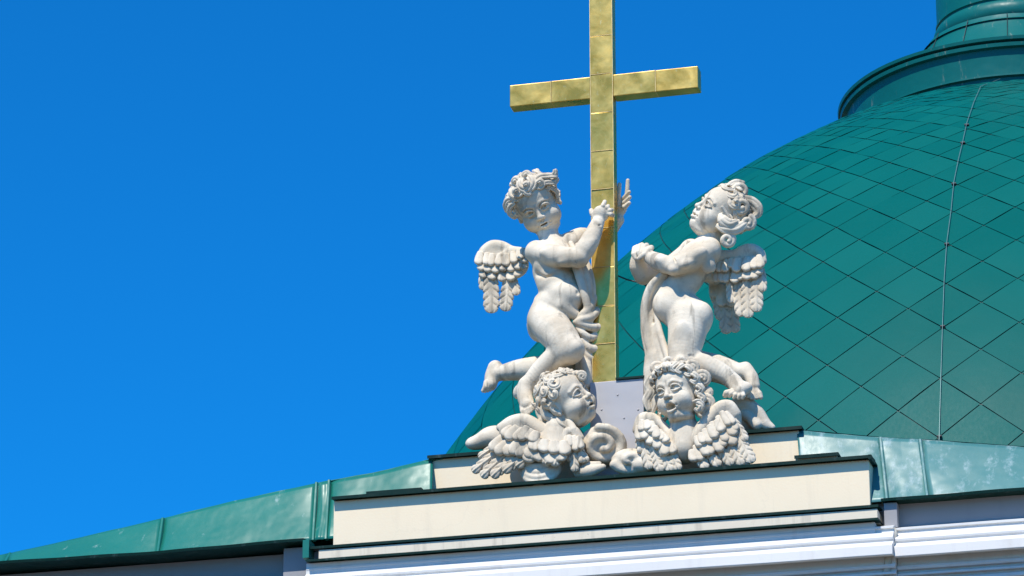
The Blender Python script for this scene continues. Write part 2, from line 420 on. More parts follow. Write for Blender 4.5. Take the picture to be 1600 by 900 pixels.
# ---------------------------------------------------------------- dome
KD = 1.13                                       # the dome stands this much farther back than the first survey line
DX, DY = CAM[0] + KD * (3.0946 - CAM[0]), CAM[1] + KD * (8.5 - CAM[1])
PZ = np.array([16.24, 15.98, 15.419, 14.857, 14.295, 13.734, 13.172, 12.611, 12.049, 11.487, 10.926, 10.364, 9.803, 8.6])
PR = np.array([1.72, 2.415, 3.309, 3.988, 4.561, 5.065, 5.514, 5.911, 6.256, 6.543, 6.766, 6.918, 6.991, 7.03])
PZ = CAM[2] + KD * (PZ - CAM[2]); PR = KD * PR
arc = np.concatenate([[0], np.cumsum(np.hypot(np.diff(PZ), np.diff(PR)))])
fz = np.linspace(0, arc[-1], 400)
kern = np.exp(-np.linspace(-2, 2, 41) ** 2); kern /= kern.sum()
sm = lambda a: np.convolve(np.pad(a, 20, mode='reflect', reflect_type='odd'), kern, 'valid')
AZ_, AR_ = sm(np.interp(fz, arc, PZ)), sm(np.interp(fz, arc, PR))
def dome_pt(a, s, off=0.0):
    z = np.interp(s, fz, AZ_); r = np.interp(s, fz, AR_)
    e = .01; dz = np.interp(s + e, fz, AZ_) - np.interp(s - e, fz, AZ_); dr = np.interp(s + e, fz, AR_) - np.interp(s - e, fz, AR_)
    l = math.hypot(dz, dr) + 1e-9; nr, nz = -dz / l, dr / l
    r2 = r + nr * off
    return np.array([DX + r2 * math.sin(a), DY - r2 * math.cos(a), z + nz * off])
def proj(P):
    q = np.asarray(P) - CAM; d = q @ FW
    return 800 + FPX * (q @ RT) / d, 450 - FPX * (q @ UP) / d
def dome_hit(x, y):
    """azimuth and arc length of the front point of the dome seen at a photo pixel"""
    best = None
    for a in np.radians(np.arange(-95, 60, .5)):
        pass
    a, s = -.25, 4.0
    for _ in range(60):
        p0 = np.array(proj(dome_pt(a, s))); e = 1e-3
        J = np.stack([(np.array(proj(dome_pt(a + e, s))) - p0) / e, (np.array(proj(dome_pt(a, s + e))) - p0) / e], 1)
        d = np.linalg.solve(J, np.array([x, y]) - p0)
        d = np.clip(d, -.2, .2); a += d[0]; s += d[1]
        if np.abs(d).max() < 1e-6: break
    return a, s
dome = empty('church_dome', (DX, DY, PZ[-1]), 'large teal green dome clad in diamond metal sheets behind the sculptures', 'dome')
knots = [(1468.5, 684), (1471, 591.5), (1473.5, 512.5), (1476, 444), (1480, 384), (1486, 332), (1491, 290), (1498, 255), (1505, 226)]
KS = [dome_hit(*k) for k in knots]
A0 = KS[2][0]
NS = 62
rows = sorted(k[1] for k in KS)
st = rows[1] - rows[0]
up_ = [rows[0]]
while up_[-1] > .10:
    st *= .88; up_.append(up_[-1] - st)
dn = [rows[-1]]; st = rows[-1] - rows[-2]
while dn[-1] < arc[-1] - .2: st *= 1.04; dn.append(dn[-1] + st)
rows = sorted(set(up_[1:] + rows + dn[1:]))
half = []
for i in range(len(rows) - 1): half += [rows[i], (rows[i] + rows[i + 1]) / 2]
half.append(rows[-1])
half = [h for h in half if h > 0.0]
par0 = half.index(min(half, key=lambda h: abs(h - KS[2][1]))) % 2
b = revolve([(np.interp(s, fz, AR_) - .004, np.interp(s, fz, AZ_) - .002) for s in np.linspace(0.0, arc[-1] - .05, 70)], DX, DY, 144)
b.build('dome_lining', SEAM, dome, True)
rngd = np.random.default_rng(3)
tb = MB()
hv = half
for i in range(1, len(hv) - 1):
    s_t, s_m, s_b = hv[i - 1], hv[i], hv[i + 1]
    for k in range(NS):
        a = A0 + 2 * math.pi * (k + (0.5 if (i % 2) == par0 else 0.0)) / NS
        aa = (a + math.pi) % (2 * math.pi) - math.pi
        if abs(aa) > RAD(118): continue
        da = math.pi / NS
        r_ = np.interp(s_m, fz, AR_); gap = .0032
        m = 4; tilt = rngd.normal(0, .0012, 2); pill = rngd.uniform(-.003, .005); ph = rngd.uniform(0, 6.28, 2)
        pts = []
        for p_ in range(m + 1):
            for q_ in range(m + 1):
                u, v = p_ / m, q_ / m           # u: top->right, v: top->left
                sx = (u - v); sy = (u + v) / 2   # sx -1..1 across, sy 0..1 down
                fx_ = 1 - gap * 2.2 / (da * r_ + 1e-6); fy_ = 1 - gap * 2.2 / ((s_b - s_t) / 2)
                sx *= fx_; yy = .5 + (sy - .5) * fy_
                ss = s_t + (s_m - s_t) * yy * 2 if yy < .5 else s_m + (s_b - s_m) * (yy - .5) * 2
                off = .006 + tilt[0] * sx + tilt[1] * (yy - .5) + pill * (1 - sx * sx) * math.sin(math.pi * sy) + .0022 * math.sin(3 * sx + ph[0]) * math.sin(4 * yy + ph[1])
                pts.append(dome_pt(aa + sx * da, ss, off))
        ff = []
        for p_ in range(m):
            for q_ in range(m):
                c_ = p_ * (m + 1) + q_; ff.append((c_, c_ + 1, c_ + m + 2, c_ + m + 1))
        tb.add(pts, ff)
tb.build('diamond_cladding', DOMEG, dome, True)
# collar, upper slope, roll moulding and lantern drum
mpx = 36.9 * KD / FPX
def dz_front(yp, r):  return float(at(1587, yp, DY - r)[2])
RC = (1587 - 1308) * mpx
zr = dz_front(60, RC)
zcb = dz_front(115, RC - .10)
colr = revolve([(RC - .12, zcb - .25), (RC - .10, zcb), (RC - .085, zr - .08), (RC - .07, zr - .03)], DX, DY, 96); colr.build('collar_drum', COLG, dome, True)
rim = revolve([(RC - .085, zr - .07), (RC - .03, zr - .06), (RC - .022, zr - .02), (RC - .065, zr - .014), (RC - .065, zr + .004), (RC - .004, zr + .010), (RC + .004, zr + .045), (RC - .02, zr + .055), (RC - .3, zr + .06), (RC - .3, zr - .055)], DX, DY, 96, True)
rim.build('collar_rim', COLG, dome)
low = revolve([(RC - .11, zcb - .03), (RC - .06, zcb - .02), (RC - .06, zcb + .0), (RC - .10, zcb + .01)], DX, DY, 96, True); low.build('collar_foot', COLG, dome)
RT_ = (1587 - 1462) * mpx; zt_ = dz_front(9, RT_)
slope = revolve([(RC - .05, zr + .058), (RC - .35, zr + .19), (RT_ + .30, zr + .34), (RT_ + .10, zt_ - .13)], DX, DY, 96); slope.build('upper_slope', COLG, dome, True)
b = MB()
for k in range(-2, 4):
    a = k * 2 * math.pi / 14 + .05
    P = [(RC - .05, zr + .06), (RC - .35, zr + .194), (RT_ + .30, zr + .344), (RT_ + .12, zt_ - .135)]
    b.tube([(DX + r * math.sin(a), DY - r * math.cos(a), z + .001) for r, z in P], .005, 6)
b.build('slope_seam', SEAM, dome)
b = MB(); 
for (r, z) in ((RC - .24, zr + .146), (RC - .42, zr + .222)):
    b.tube([(DX + r * math.sin(a), DY - r * math.cos(a), z + .004) for a in np.linspace(-2.4, 2.4, 90)], .004, 5)
b.build('slope_seam', SEAM, dome)
tor = [(RT_ - .15 + .155 * math.cos(t), zt_ + .155 * math.sin(t)) for t in np.linspace(0, 2 * math.pi, 20)[:-1]]
revolve(tor, DX, DY, 96, True).build('roll_moulding', COLG, dome, True)
revolve([(RT_ + .16, zt_ - .21), (RT_ + .09, zt_ - .16), (RT_ + .0, zt_ - .12), (RT_ - .09, zt_ - .05)], DX, DY, 96).build('lantern_foot', COLG, dome, True)
RN = (1587 - 1466) * mpx
revolve([(RN - .02, zt_), (RN - .02, zt_ + .13), (RN + .0, zt_ + .14), (RN, zt_ + .17), (RN - .015, zt_ + .175), (RN - .02, zt_ + 2.4)], DX, DY, 96).build('lantern_drum', COLG, dome)

# lightning conductor running down the dome
lc = empty('lightning_cable', dome_pt(*KS[0], .03), 'pale wire clipped down the seams of the green dome', 'cable')
cpath = [(1533, 140), (1522, 165), (1511, 198), (1505, 226), (1498, 255), (1491, 290), (1487, 332), (1480, 384), (1476, 444), (1473.5, 512.5), (1471, 591.5), (1468.5, 684), (1466, 790)]
cp = []
for p in cpath:
    a, s = dome_hit(*p); cp.append(dome_pt(a, s, .035))
a, s = dome_hit(1533, 140); cp.insert(0, dome_pt(a + .04, .22, .05)); b = MB(); b.tube(cp, .0034, 6); b.build('wire', ZINC, lc, True)
for i, p in enumerate(cpath):
    if p[1] in (290, 384, 512.5, 684, 226, 198):
        a, s = dome_hit(*p); c = dome_pt(a, s, .02); b = MB()
        b.box(c[0] - .024, c[0] + .024, c[1] - .016, c[1] + .012, c[2] - .008, c[2] + .008); b.build('clip', WIRE, lc, bevel=.004)

# ---------------------------------------------------------------- gilded cross on its grey pedestal
BY = .27
ped = empty('cross_pedestal', at(966, 700, BY + .2), 'pale grey riveted metal box between the two winged heads under the cross', 'pedestal')
x0, x1 = X(922, 660, BY), X(1006, 650, BY); zt0 = Z(1004, 591, BY)
b = MB(); b.box(x0, x1, BY, BY + .42, za1 + .03, zt0); b.build('casing', GREY, ped, bevel=.004)
b = MB(); b.box(X(960, 595, BY) + .012, x1 + .012, BY - .015, BY + .43, zt0 + .002, zt0 + .018); b.build('lid_flashing', DARKG, ped)
for (rx, ry) in ((965, 617), (975, 653), (997, 640), (940, 640)):
    b = MB(); c = at(rx, ry, BY - .001); b.tube([c, c + np.array([0, -.005, 0])], [.009, .004], 10); b.build('rivet', GREY, ped)
CY = BY + .02
cross = empty('gilded_cross', at(945, 592, CY + .07), 'tall gilded metal cross held by the left cherub', 'cross')
cx0, cx1 = X(926.3, 590, CY), X(962, 590, CY); cdp = .125
def panel(b, xa, xb, za, zb, seed):
    r = np.random.default_rng(seed); t = r.normal(0, .0022, 4)
    b.hexa([(xa, CY + t[0], za), (xb, CY + t[1], za), (xb, CY + cdp, za), (xa, CY + cdp, za)], [(xa, CY + t[2], zb), (xb, CY + t[3], zb), (xb, CY + cdp, zb), (xa, CY + cdp, zb)])
joints = [590, 537, 478, 417, 356, 295, 235, 175, 115, 55, -5, -66, -130]
zj = [Z(944, y, CY) for y in joints]; zj[0] = zt0 + .001
sh = MB(); seam = MB()
for i in range(len(zj) - 1):
    panel(sh, cx0, cx1, zj[i] + .002, zj[i + 1] - .002, i)
sh.build('shaft', GOLD, cross, bevel=.005)
sj = MB()
for i in range(1, len(zj) - 1): sj.box(cx0 - .001, cx1 + .001, CY - .0045, CY + cdp, zj[i] - .0022, zj[i] + .0022)
for xx in (cx0, cx1):
    sj.box(xx - .0025, xx + .0025, CY - .004, CY + .004, zt0 + .002, zj[-1])  # pale strips: edge highlight painted down the shaft's front corners
sj.build('shaft_joint', GOLDJ, cross)
za_, zb_ = Z(944, 151.5, CY), Z(944, 118, CY)
xL, xM, xR, xQ = X(796.5, 148, CY), X(861, 148, CY), X(1090.5, 118, CY), X(1024, 125, CY)
for (xa, xm, xb, sd1) in ((xL, xM, cx0 - .003, 51), (cx1 + .003, xQ, xR, 53)):
    ab = MB(); panel(ab, xa, xm - .002, za_, zb_, sd1); panel(ab, xm + .002, xb, za_, zb_, sd1 + 1); arm = ab.build('crossbar', GOLD, cross, bevel=.005)
    aj = MB(); aj.box(xm - .0025, xm + .0025, CY - .0045, CY + cdp, za_, zb_); aj.build('joint', GOLDJ, arm)
cb = empty('sagging_cable', at(965, 430, .6), 'thin dark cable sagging between the cross and the right cherub', 'cable')
b = MB(); b.tube([at(x, y, .5) for x, y in ((955, 426), (968, 432), (980, 437), (992, 440), (1002, 441), (1010, 447), (1016, 460))], .006, 6); b.build('wire', WIRE, cb, True)
# ================================================================= SCULPTURE
# Statues are modelled as smooth-blended solids in a millimetre-fine volume and then meshed.
S_ = 28.4 / FPX          # metres per photo pixel at the parapet

def rotm(yaw=0, pitch=0, roll=0):
    y, p, r = RAD(yaw), RAD(-pitch), RAD(roll)
    Ry = np.array([[math.cos(y), 0, math.sin(y)], [0, 1, 0], [-math.sin(y), 0, math.cos(y)]])
    Rx = np.array([[1, 0, 0], [0, math.cos(p), -math.sin(p)], [0, math.sin(p), math.cos(p)]])
    Rz = np.array([[math.cos(r), -math.sin(r), 0], [math.sin(r), math.cos(r), 0], [0, 0, 1]])
    return Rz @ Ry @ Rx

class Frame:
    """working frame of one sculpture: x right, y up, z towards the street side, unit = one photo pixel (5 mm)"""
    def __init__(s, x0, y0, Y0):
        s.Y0 = Y0; s.O = at(x0, y0, Y0); s.B = np.stack([RT, UP, -FW], 1)
    def V(s, x, y, h=0.0):
        return (at(x, y, s.Y0 - h * S_) - s.O) / S_ @ s.B
    def world(s, p): return s.O + S_ * (np.asarray(p) @ s.B.T)

class Vol:
    def __init__(s, lo, hi, vox):
        s.lo = np.array(lo, float) - 3 * vox; s.vox = vox
        s.n = np.ceil((np.array(hi) - s.lo) / vox).astype(int) + 4
        s.d = np.full(s.n, 30.0, np.float32)
        s.ax = [(s.lo[i] + vox * np.arange(s.n[i])).astype(np.float32) for i in range(3)]
    def sl(s, lo, hi):
        a = np.clip(np.floor((np.array(lo) - s.lo) / s.vox).astype(int), 0, s.n); b = np.clip(np.ceil((np.array(hi) - s.lo) / s.vox).astype(int) + 1, 0, s.n)
        if (b <= a).any(): return None, None
        q = tuple(slice(i, j) for i, j in zip(a, b))
        return q, (s.ax[0][q[0]][:, None, None], s.ax[1][q[1]][None, :, None], s.ax[2][q[2]][None, None, :])
    def put(s, q, e, k, sub):
        d = s.d[q]
        if not sub:
            if k > 0:
                h = np.maximum(k - np.abs(d - e), 0) / k; s.d[q] = np.minimum(d, e) - h * h * k * .25
            else: s.d[q] = np.minimum(d, e)
        else:
            e = -e
            if k > 0:
                h = np.maximum(k - np.abs(d - e), 0) / k; s.d[q] = np.maximum(d, e) + h * h * k * .25
            else: s.d[q] = np.maximum(d, e)
    def chain(s, pts, rs, k=3.0, sub=False, flat=None):
        """tapered tube through points; flat=(axis vector, factor) squashes it along that axis"""
        pts = [np.asarray(p, float) for p in pts]
        if np.isscalar(rs): rs = [rs] * len(pts)
        if len(pts) == 1: pts = pts * 2; rs = list(rs) * 2
        if not sub and len(pts) > 2: rs = [r + .14 * k for r in rs]
        P = np.array(pts); m = max(rs) + k + 2 * s.vox
        Q, _ = s.sl(P.min(0) - m, P.max(0) + m)
        if Q is None: return
        E = np.full([q.stop - q.start for q in Q], 30.0, np.float32)         # the whole tube first, then one blend
        for i in range(len(pts) - 1):
            a, b = pts[i], pts[i + 1]; m = max(rs[i], rs[i + 1]) + k + 2 * s.vox
            q, g = s.sl(np.minimum(a, b) - m, np.maximum(a, b) + m)
            if q is None: continue
            ba = b - a; L = float(ba @ ba) + 1e-6
            px, py, pz = (g[j] - np.float32(a[j]) for j in range(3))
            t = np.clip((px * ba[0] + py * ba[1] + pz * ba[2]) / L, 0, 1).astype(np.float32)
            ex, ey, ez = px - t * ba[0], py - t * ba[1], pz - t * ba[2]
            dd = np.sqrt(ex * ex + ey * ey + ez * ez) - (rs[i] + (rs[i + 1] - rs[i]) * t)
            w_ = tuple(slice(u.start - v.start, u.stop - v.start) for u, v in zip(q, Q))
            E[w_] = np.minimum(E[w_], dd.astype(np.float32))
        s.put(Q, E, k, sub)
    def ell(s, c, r, R=None, k=4.0, sub=False):
        r = np.array([r] * 3 if np.isscalar(r) else r, float); c = np.asarray(c, float); m = r.max() + k + 2 * s.vox
        q, g = s.sl(c - m, c + m)
        if q is None: return
        p = [g[j] - np.float32(c[j]) for j in range(3)]
        if R is not None: p = [p[0] * R[0, j] + p[1] * R[1, j] + p[2] * R[2, j] for j in range(3)]
        a = np.sqrt((p[0] / r[0]) ** 2 + (p[1] / r[1]) ** 2 + (p[2] / r[2]) ** 2)
        b = np.sqrt((p[0] / r[0] ** 2) ** 2 + (p[1] / r[1] ** 2) ** 2 + (p[2] / r[2] ** 2) ** 2) + 1e-6
        s.put(q, (a * (a - 1) / b).astype(np.float32), k, sub)
    def mesh(s):
        d = s.d; d[0] = d[-1] = 5; d[:, 0] = d[:, -1] = 5; d[:, :, 0] = d[:, :, -1] = 5
        ins = d < 0; n = s.n
        cnt = np.zeros(n - 1, np.uint8)
        C = [(i, j, k) for i in (0, 1) for j in (0, 1) for k in (0, 1)]
        for (i, j, k) in C: cnt += ins[i:n[0] - 1 + i, j:n[1] - 1 + j, k:n[2] - 1 + k]
        act = np.argwhere((cnt > 0) & (cnt < 8)); del cnt
        idx = np.full(n - 1, -1, np.int32); idx[tuple(act.T)] = np.arange(len(act))
        val = {c: d[act[:, 0] + c[0], act[:, 1] + c[1], act[:, 2] + c[2]] for c in C}
        acc = np.zeros((len(act), 3)); w_ = np.zeros(len(act))
        for c in C:
            for ax in range(3):
                if c[ax]: continue
                e = tuple(v + (1 if t == ax else 0) for t, v in enumerate(c)); va, vb = val[c], val[e]
                mk = (va < 0) != (vb < 0); t = np.where(mk, va / np.where(mk, va - vb, 1), 0)
                p = np.tile(np.array(c, float), (len(act), 1)); p[:, ax] += t
                acc += p * mk[:, None]; w_ += mk
        verts = s.lo + s.vox * (act + acc / w_[:, None])
        quads = []
        for ax in range(3):
            o1, o2 = [(1, 2), (2, 0), (0, 1)][ax]
            a = [slice(1, -1)] * 3; bb = [slice(1, -1)] * 3; a[ax] = slice(0, -1); bb[ax] = slice(1, None)
            A, B = ins[tuple(a)], ins[tuple(bb)]; ch = np.argwhere(A != B)
            off = np.ones(3, int); off[ax] = 0; ch = ch + off
            fl = ins[ch[:, 0], ch[:, 1], ch[:, 2]]
            def cell(u, v):
                c = ch.copy(); c[:, o1] -= u; c[:, o2] -= v; return idx[c[:, 0], c[:, 1], c[:, 2]]
            qd = np.stack([cell(1, 1), cell(0, 1), cell(0, 0), cell(1, 0)], 1)
            qd[~fl] = qd[~fl][:, ::-1]; quads.append(qd)
        return verts, np.concatenate(quads)

def fast_mesh(name, v, q):
    me = bpy.data.meshes.new(name); me.vertices.add(len(v)); me.vertices.foreach_set('co', np.ascontiguousarray(v, np.float32).ravel())
    me.loops.add(q.size); me.loops.foreach_set('vertex_index', q.astype(np.int32).ravel()); me.polygons.add(len(q))
    me.polygons.foreach_set('loop_start', np.arange(0, q.size, 4, dtype=np.int32)); me.update(calc_edges=True); me.validate()
    return me
def carve(vol, fr, name, parent, extra=None, mat=None):
    """mesh one or several volumes (a body and its finer head) into one continuous object; extra: loose carved pieces such as feathers"""
    vols = vol if isinstance(vol, list) else [vol]; V_, Q_ = [], []; n = 0
    for x in vols:
        v, q = x.mesh(); V_.append(v); Q_.append(q + n); n += len(v)
    v, q = fr.world(np.concatenate(V_)), np.concatenate(Q_)
    if extra is not None and extra.v:
        ev = fr.world(np.array(extra.v)); e2 = bpy.data.meshes.new('tmp'); e2.from_pydata([tuple(p) for p in ev], [], extra.f)
        b = bmesh.new(); b.from_mesh(e2); bmesh.ops.recalc_face_normals(b, faces=b.faces)
        b.verts.index_update(); ev = np.array([p.co[:] for p in b.verts]); eq = np.array([[l.vert.index for l in f.loops] for f in b.faces]); b.free(); bpy.data.meshes.remove(e2)
        v = np.concatenate([v, ev]); q = np.concatenate([q, eq + n])
    return link(name, fast_mesh(name, v, q), mat or STONE, parent, True)
def head_vol(c, R, S, neck, nr, vox=.6, **kw):
    lo = np.minimum(c, neck) - 8; hi = np.maximum(c, neck) + 8; v = Vol(np.minimum(lo, c - 54 * S), np.maximum(hi, c + 54 * S), vox)
    head(v, c, R, S, **kw); st = c + S * (R @ np.array([0, -24, -11.0])); v.chain([st, neck], [nr * .95, nr * .92], 5)
    return v
def feathers_only(fr, mb, name, parent):
    m = MB(); m.v = [tuple(p) for p in fr.world(np.array(mb.v))]; m.f = mb.f
    return m.build(name, STONE, parent, True)

def spline(pts, n=6):
    """Catmull-Rom points through a list of vectors"""
    P = [np.asarray(p, float) for p in pts]; P = [2 * P[0] - P[1]] + P + [2 * P[-1] - P[-2]]; out = []
    for i in range(1, len(P) - 2):
        for t in np.linspace(0, 1, n, endpoint=False):
            a, b, c, d = P[i - 1:i + 3]
            out.append(.5 * ((2 * b) + (-a + c) * t + (2 * a - 5 * b + 4 * c - d) * t * t + (-a + 3 * b - 3 * c + d) * t ** 3))
    out.append(P[-2]); return out
def lerp_r(rs, n): return list(np.interp(np.linspace(0, len(rs) - 1, n), range(len(rs)), rs))
def nrm(v): v = np.asarray(v, float); return v / (np.linalg.norm(v) + 1e-9)

def head(vol, c, R, S, mouth=2.2, smile=0.0, cheek=1.0, ears=(1, -1), brow=0.0, gaze=(0, 0), frown=0.0):
    """chubby child's head: 100 units from chin to crown, face towards local +z"""
    T = lambda x, y, z: c + S * (R @ np.array([x, y, z], float))
    E = lambda p, r, k, sub=False, Q=None: vol.ell(T(*p), np.array([r] * 3 if np.isscalar(r) else r) * S, R if Q is None else R @ Q, k * S, sub)
    L = lambda ps, r, k, sub=False, n=5: (lambda sp: vol.chain(sp, [x * S for x in (lerp_r(r, len(sp)) if not np.isscalar(r) else [r] * len(sp))], k * S, sub))(spline([T(*p) for p in ps], n))
    E((0, 12, -8), (37, 39, 42), 2)
    E((0, 17, 12), (31, 26, 25), 10)                                # round forehead
    E((0, -15, 5), (30, 31, 30), 12)
    for s in (1, -1):
        E((s * 16.5, -20, 18), (16 * cheek, 15.5, 16.5 * cheek), 8)  # full cheeks
        E((s * 18, -28, 8), (12.5, 12, 15.5), 9)
    E((0, -28, 19), (18, 14, 16), 9)
    drop = .75 * max(0.0, mouth - 4)
    E((0, -39.5 - drop, 24), (10.5, 8.5, 10), 6)                                  # chin
    E((0, -45 - drop * .6, 5), (22, 8, 22), 8)                                   # soft under the chin
    L([(-8, -36 - drop, 33), (0, -34.8 - drop, 36), (8, -36 - drop, 33)], [.6, .9, .6], 4, True)
    for s in (1, -1):
        E((s * 14.5, .8, 40.5), (10.8, 7.0, 11), 4.5, True)              # sockets
        L([(s * 4.5, 7.5 - frown, 35), (s * 13, 10 + brow, 35), (s * 24, 6.5 - brow, 28)], [1.5, 2.0, 1.2], 5)
        E((s * 14.2, .0, 26.6), 8.6, .8)                             # eyeball
        # lids: upper one heavy, with the crease above it
        L([(s * 5.6, -2.2, 34.0), (s * 9.5, 2.9, 36.6), (s * 15, 4.3, 36.6), (s * 20, 2.6, 34.2), (s * 24, -2, 29)], [1.1, 1.5, 1.7, 1.5, 1.0], 1.0)
        L([(s * 6.5, 4.0, 36.4), (s * 13.5, 8.2, 36.6), (s * 22, 5.2, 31.6)], [.7, 1.1, .7], 1.5, True)
        L([(s * 6, -3, 34.0), (s * 13, -6.0, 35.0), (s * 20, -4.6, 32.2), (s * 23.6, -2, 29)], [.9, 1.3, 1.2, .9], 1.2)
        L([(s * 9, -10, 34.5), (s * 17, -10, 32.5)], [.6, .6], 4, True)
        gx, gy = gaze
        E((s * 14.2 + gx * 3.0, -.3 + gy * 2.5, 35.2), (3.1, 3.2, 4.0), .4, True)   # drilled pupil
    # small upturned nose
    L([(0, 5, 34.6), (0, -4, 37.2), (0, -12, 40.6)], [2.8, 2.9, 3.5], 4)
    E((0, -14.0, 41.2), (5.0, 4.2, 4.7), 2.5)
    for s in (1, -1):
        E((s * 5.3, -15.2, 37.6), (3.4, 3.1, 4.0), 2.0); E((s * 2.7, -18.0, 39.6), (1.7, 1.5, 2.8), .8, True)
    # mouth: bowed upper lip, full lower lip, parted
    E((0, -26.5, 29.5), (11, 8, 8), 5)
    m = mouth
    L([(-9.5, -28 + smile, 32.5), (-4.2, -24.8 + m * .1, 37.0), (0, -25.6 + m * .1, 37.6), (4.2, -24.8 + m * .1, 37.0), (9.5, -28 + smile, 32.5)], [1.0, 2.0, 1.8, 2.0, 1.0], 1.5)
    L([(-8, -29 - m * .55 + smile, 33), (0, -30.2 - m, 36.8), (8, -29 - m * .55 + smile, 33)], [1.2, 2.8, 1.2], 1.5)
    L([(-8.8, -28 + smile, 35.5), (-3.5, -27.2 - m * .3, 39.6), (0, -27.5 - m * .35, 40), (3.5, -27.2 - m * .3, 39.6), (8.8, -28 + smile, 35.5)], [.7, .9 + m * .3, 1.0 + m * .42, .9 + m * .3, .7], .6, True)
    if m > 2: E((0, -27.4 - m * .42, 33), (6.4 + m * .25, .6 + m * .56, 12), .6, True)
    L([(0, -20.2, 38.6), (0, -23.2, 39)], [.9, 1.1], 1.5, True)
    for s in (1, -1):
        E((s * 11.6, -28.2 + smile, 33.5), (1.1, 1.3, 1.4), 3.0, True)
    for s in ears:
        Q = rotm(s * 66, 0, s * -8)
        E((s * 37, -4, -6), (9, 13, 4.2), 2.5, False, Q)
        E((s * 40.2, -3, -4.4), (5.0, 8.6, 3.0), 1.2, True, Q)
        L([(s * 38.5, 1, -7), (s * 40, -5, -8.5), (s * 39, -10, -5)], [1.6, 1.8, 1.6], 1.2)
        E((s * 37.2, -14.5, -3), (3.8, 4.6, 3.0), 2)

def scalp(az, el, k=1.0):
    a, e = RAD(az), RAD(el); n = np.array([math.sin(a) * math.cos(e), math.sin(e), math.cos(a) * math.cos(e)])
    return np.array([0, 12, -8]) + n * np.array([37, 39, 42]) * k, n
def lock(vol, T, S, pts, r, strands=3, cen=(0, 4, -8), k=.7):
    """carved lock of hair: parallel strands following one path (local head units)"""
    sp = [np.asarray(p, float) for p in spline(pts, 6)]; rr = lerp_r(r, len(sp)); cen = np.array(cen, float); side = []
    for i, p in enumerate(sp):
        t = nrm(sp[min(i + 1, len(sp) - 1)] - sp[max(i - 1, 0)]); q = np.cross(t, nrm(p - cen)); side.append(nrm(q) if np.linalg.norm(q) > .15 else (side[-1] if side else nrm(np.cross(t, [0, 1, .1]))))
    for j in range(strands):
        o = (j - (strands - 1) / 2) / max(1, (strands - 1) / 2) if strands > 1 else 0
        f = 1 - .25 * abs(o)
        vol.chain([T(*(p + q * x * o * .72 + nrm(p - cen) * x * .25 * (1 - abs(o)))) for p, q, x in zip(sp, side, rr)], [max(.8, x * (.47 if strands > 1 else 1) * f * S) for x in rr], k * S)
def coil(p, n, d, rho, turns, ccw, tail=1.2, lift=6):
    """path of a lock that runs along the scalp and rolls up into a curl"""
    n = nrm(n); e1 = nrm(d - n * (d @ n)); e2 = np.cross(n, e1) * ccw; out = []
    N = int(6 * turns) + 3; c = p + e2 * rho * .55
    out.append(c - e2 * rho - e1 * rho * tail * 1.1 - n * 3); out.append(c - e2 * rho * 1.02 - e1 * rho * .5)
    for i in range(N):
        t = i / (N - 1); a = turns * 2 * math.pi * t; q = rho * (1 - .74 * t)
        out.append(c + q * (-math.cos(a) * e2 + math.sin(a) * e1) + n * lift * t)
    return out
def hair(fr, c, R, S, name, parent, seed, n=60, rho=(6.5, 10.5), r=5.0, flow=(0, -1, .5), extra=(), skip=None, vox=.62, pad=30, front=38, sep=.37, more=None, cap=.99):
    """hair as its own solid: a close cap overlaid with curled locks, plus the locks that stand out in the photograph"""
    c = np.asarray(c, float); m = (60 + pad) * S; vol = Vol(c - m, c + m, vox); rng = np.random.default_rng(seed)
    T = lambda x, y, z: c + S * (R @ np.array([x, y, z], float))
    vol.ell(T(0, 12.5, -9), np.array([37.5, 40, 43]) * S * cap, R, 2)
    vol.ell(T(0, -16, 44), np.array([33, 52, 30]) * S, R, 4 * S, True)
    vol.ell(T(0, -54, 2), np.array([52, 30, 62]) * S, R, 4 * S, True)
    pts = []
    for _ in range(6000):
        if len(pts) >= n: break
        az = rng.uniform(-180, 180); el = math.degrees(math.asin(rng.uniform(-.42, 1)))
        lim = front - max(0, abs(az) - 30) * .75
        if abs(az) < 82 and el < lim: continue
        if skip and skip(az, el): continue
        p, nn = scalp(az, el, 1.04)
        if any(np.arccos(np.clip(nn @ q, -1, 1)) < sep for q in pts): continue
        pts.append(nn)
        d = np.array(flow, float) + rng.normal(0, .35, 3) + np.array([nn[0] * .8, 0, 0])
        lock(vol, T, S, coil(p, nn, d, rng.uniform(*rho), rng.uniform(.55, 1.15), rng.choice([-1, 1]), rng.uniform(1.0, 2.2), rng.uniform(2, 8)), [r * .55, r, r * 1.1] + [r] * 4 + [r * .7])
    for e in extra: lock(vol, T, S, *e)
    if more: more(vol, T)
    return carve(vol, fr, name, parent)

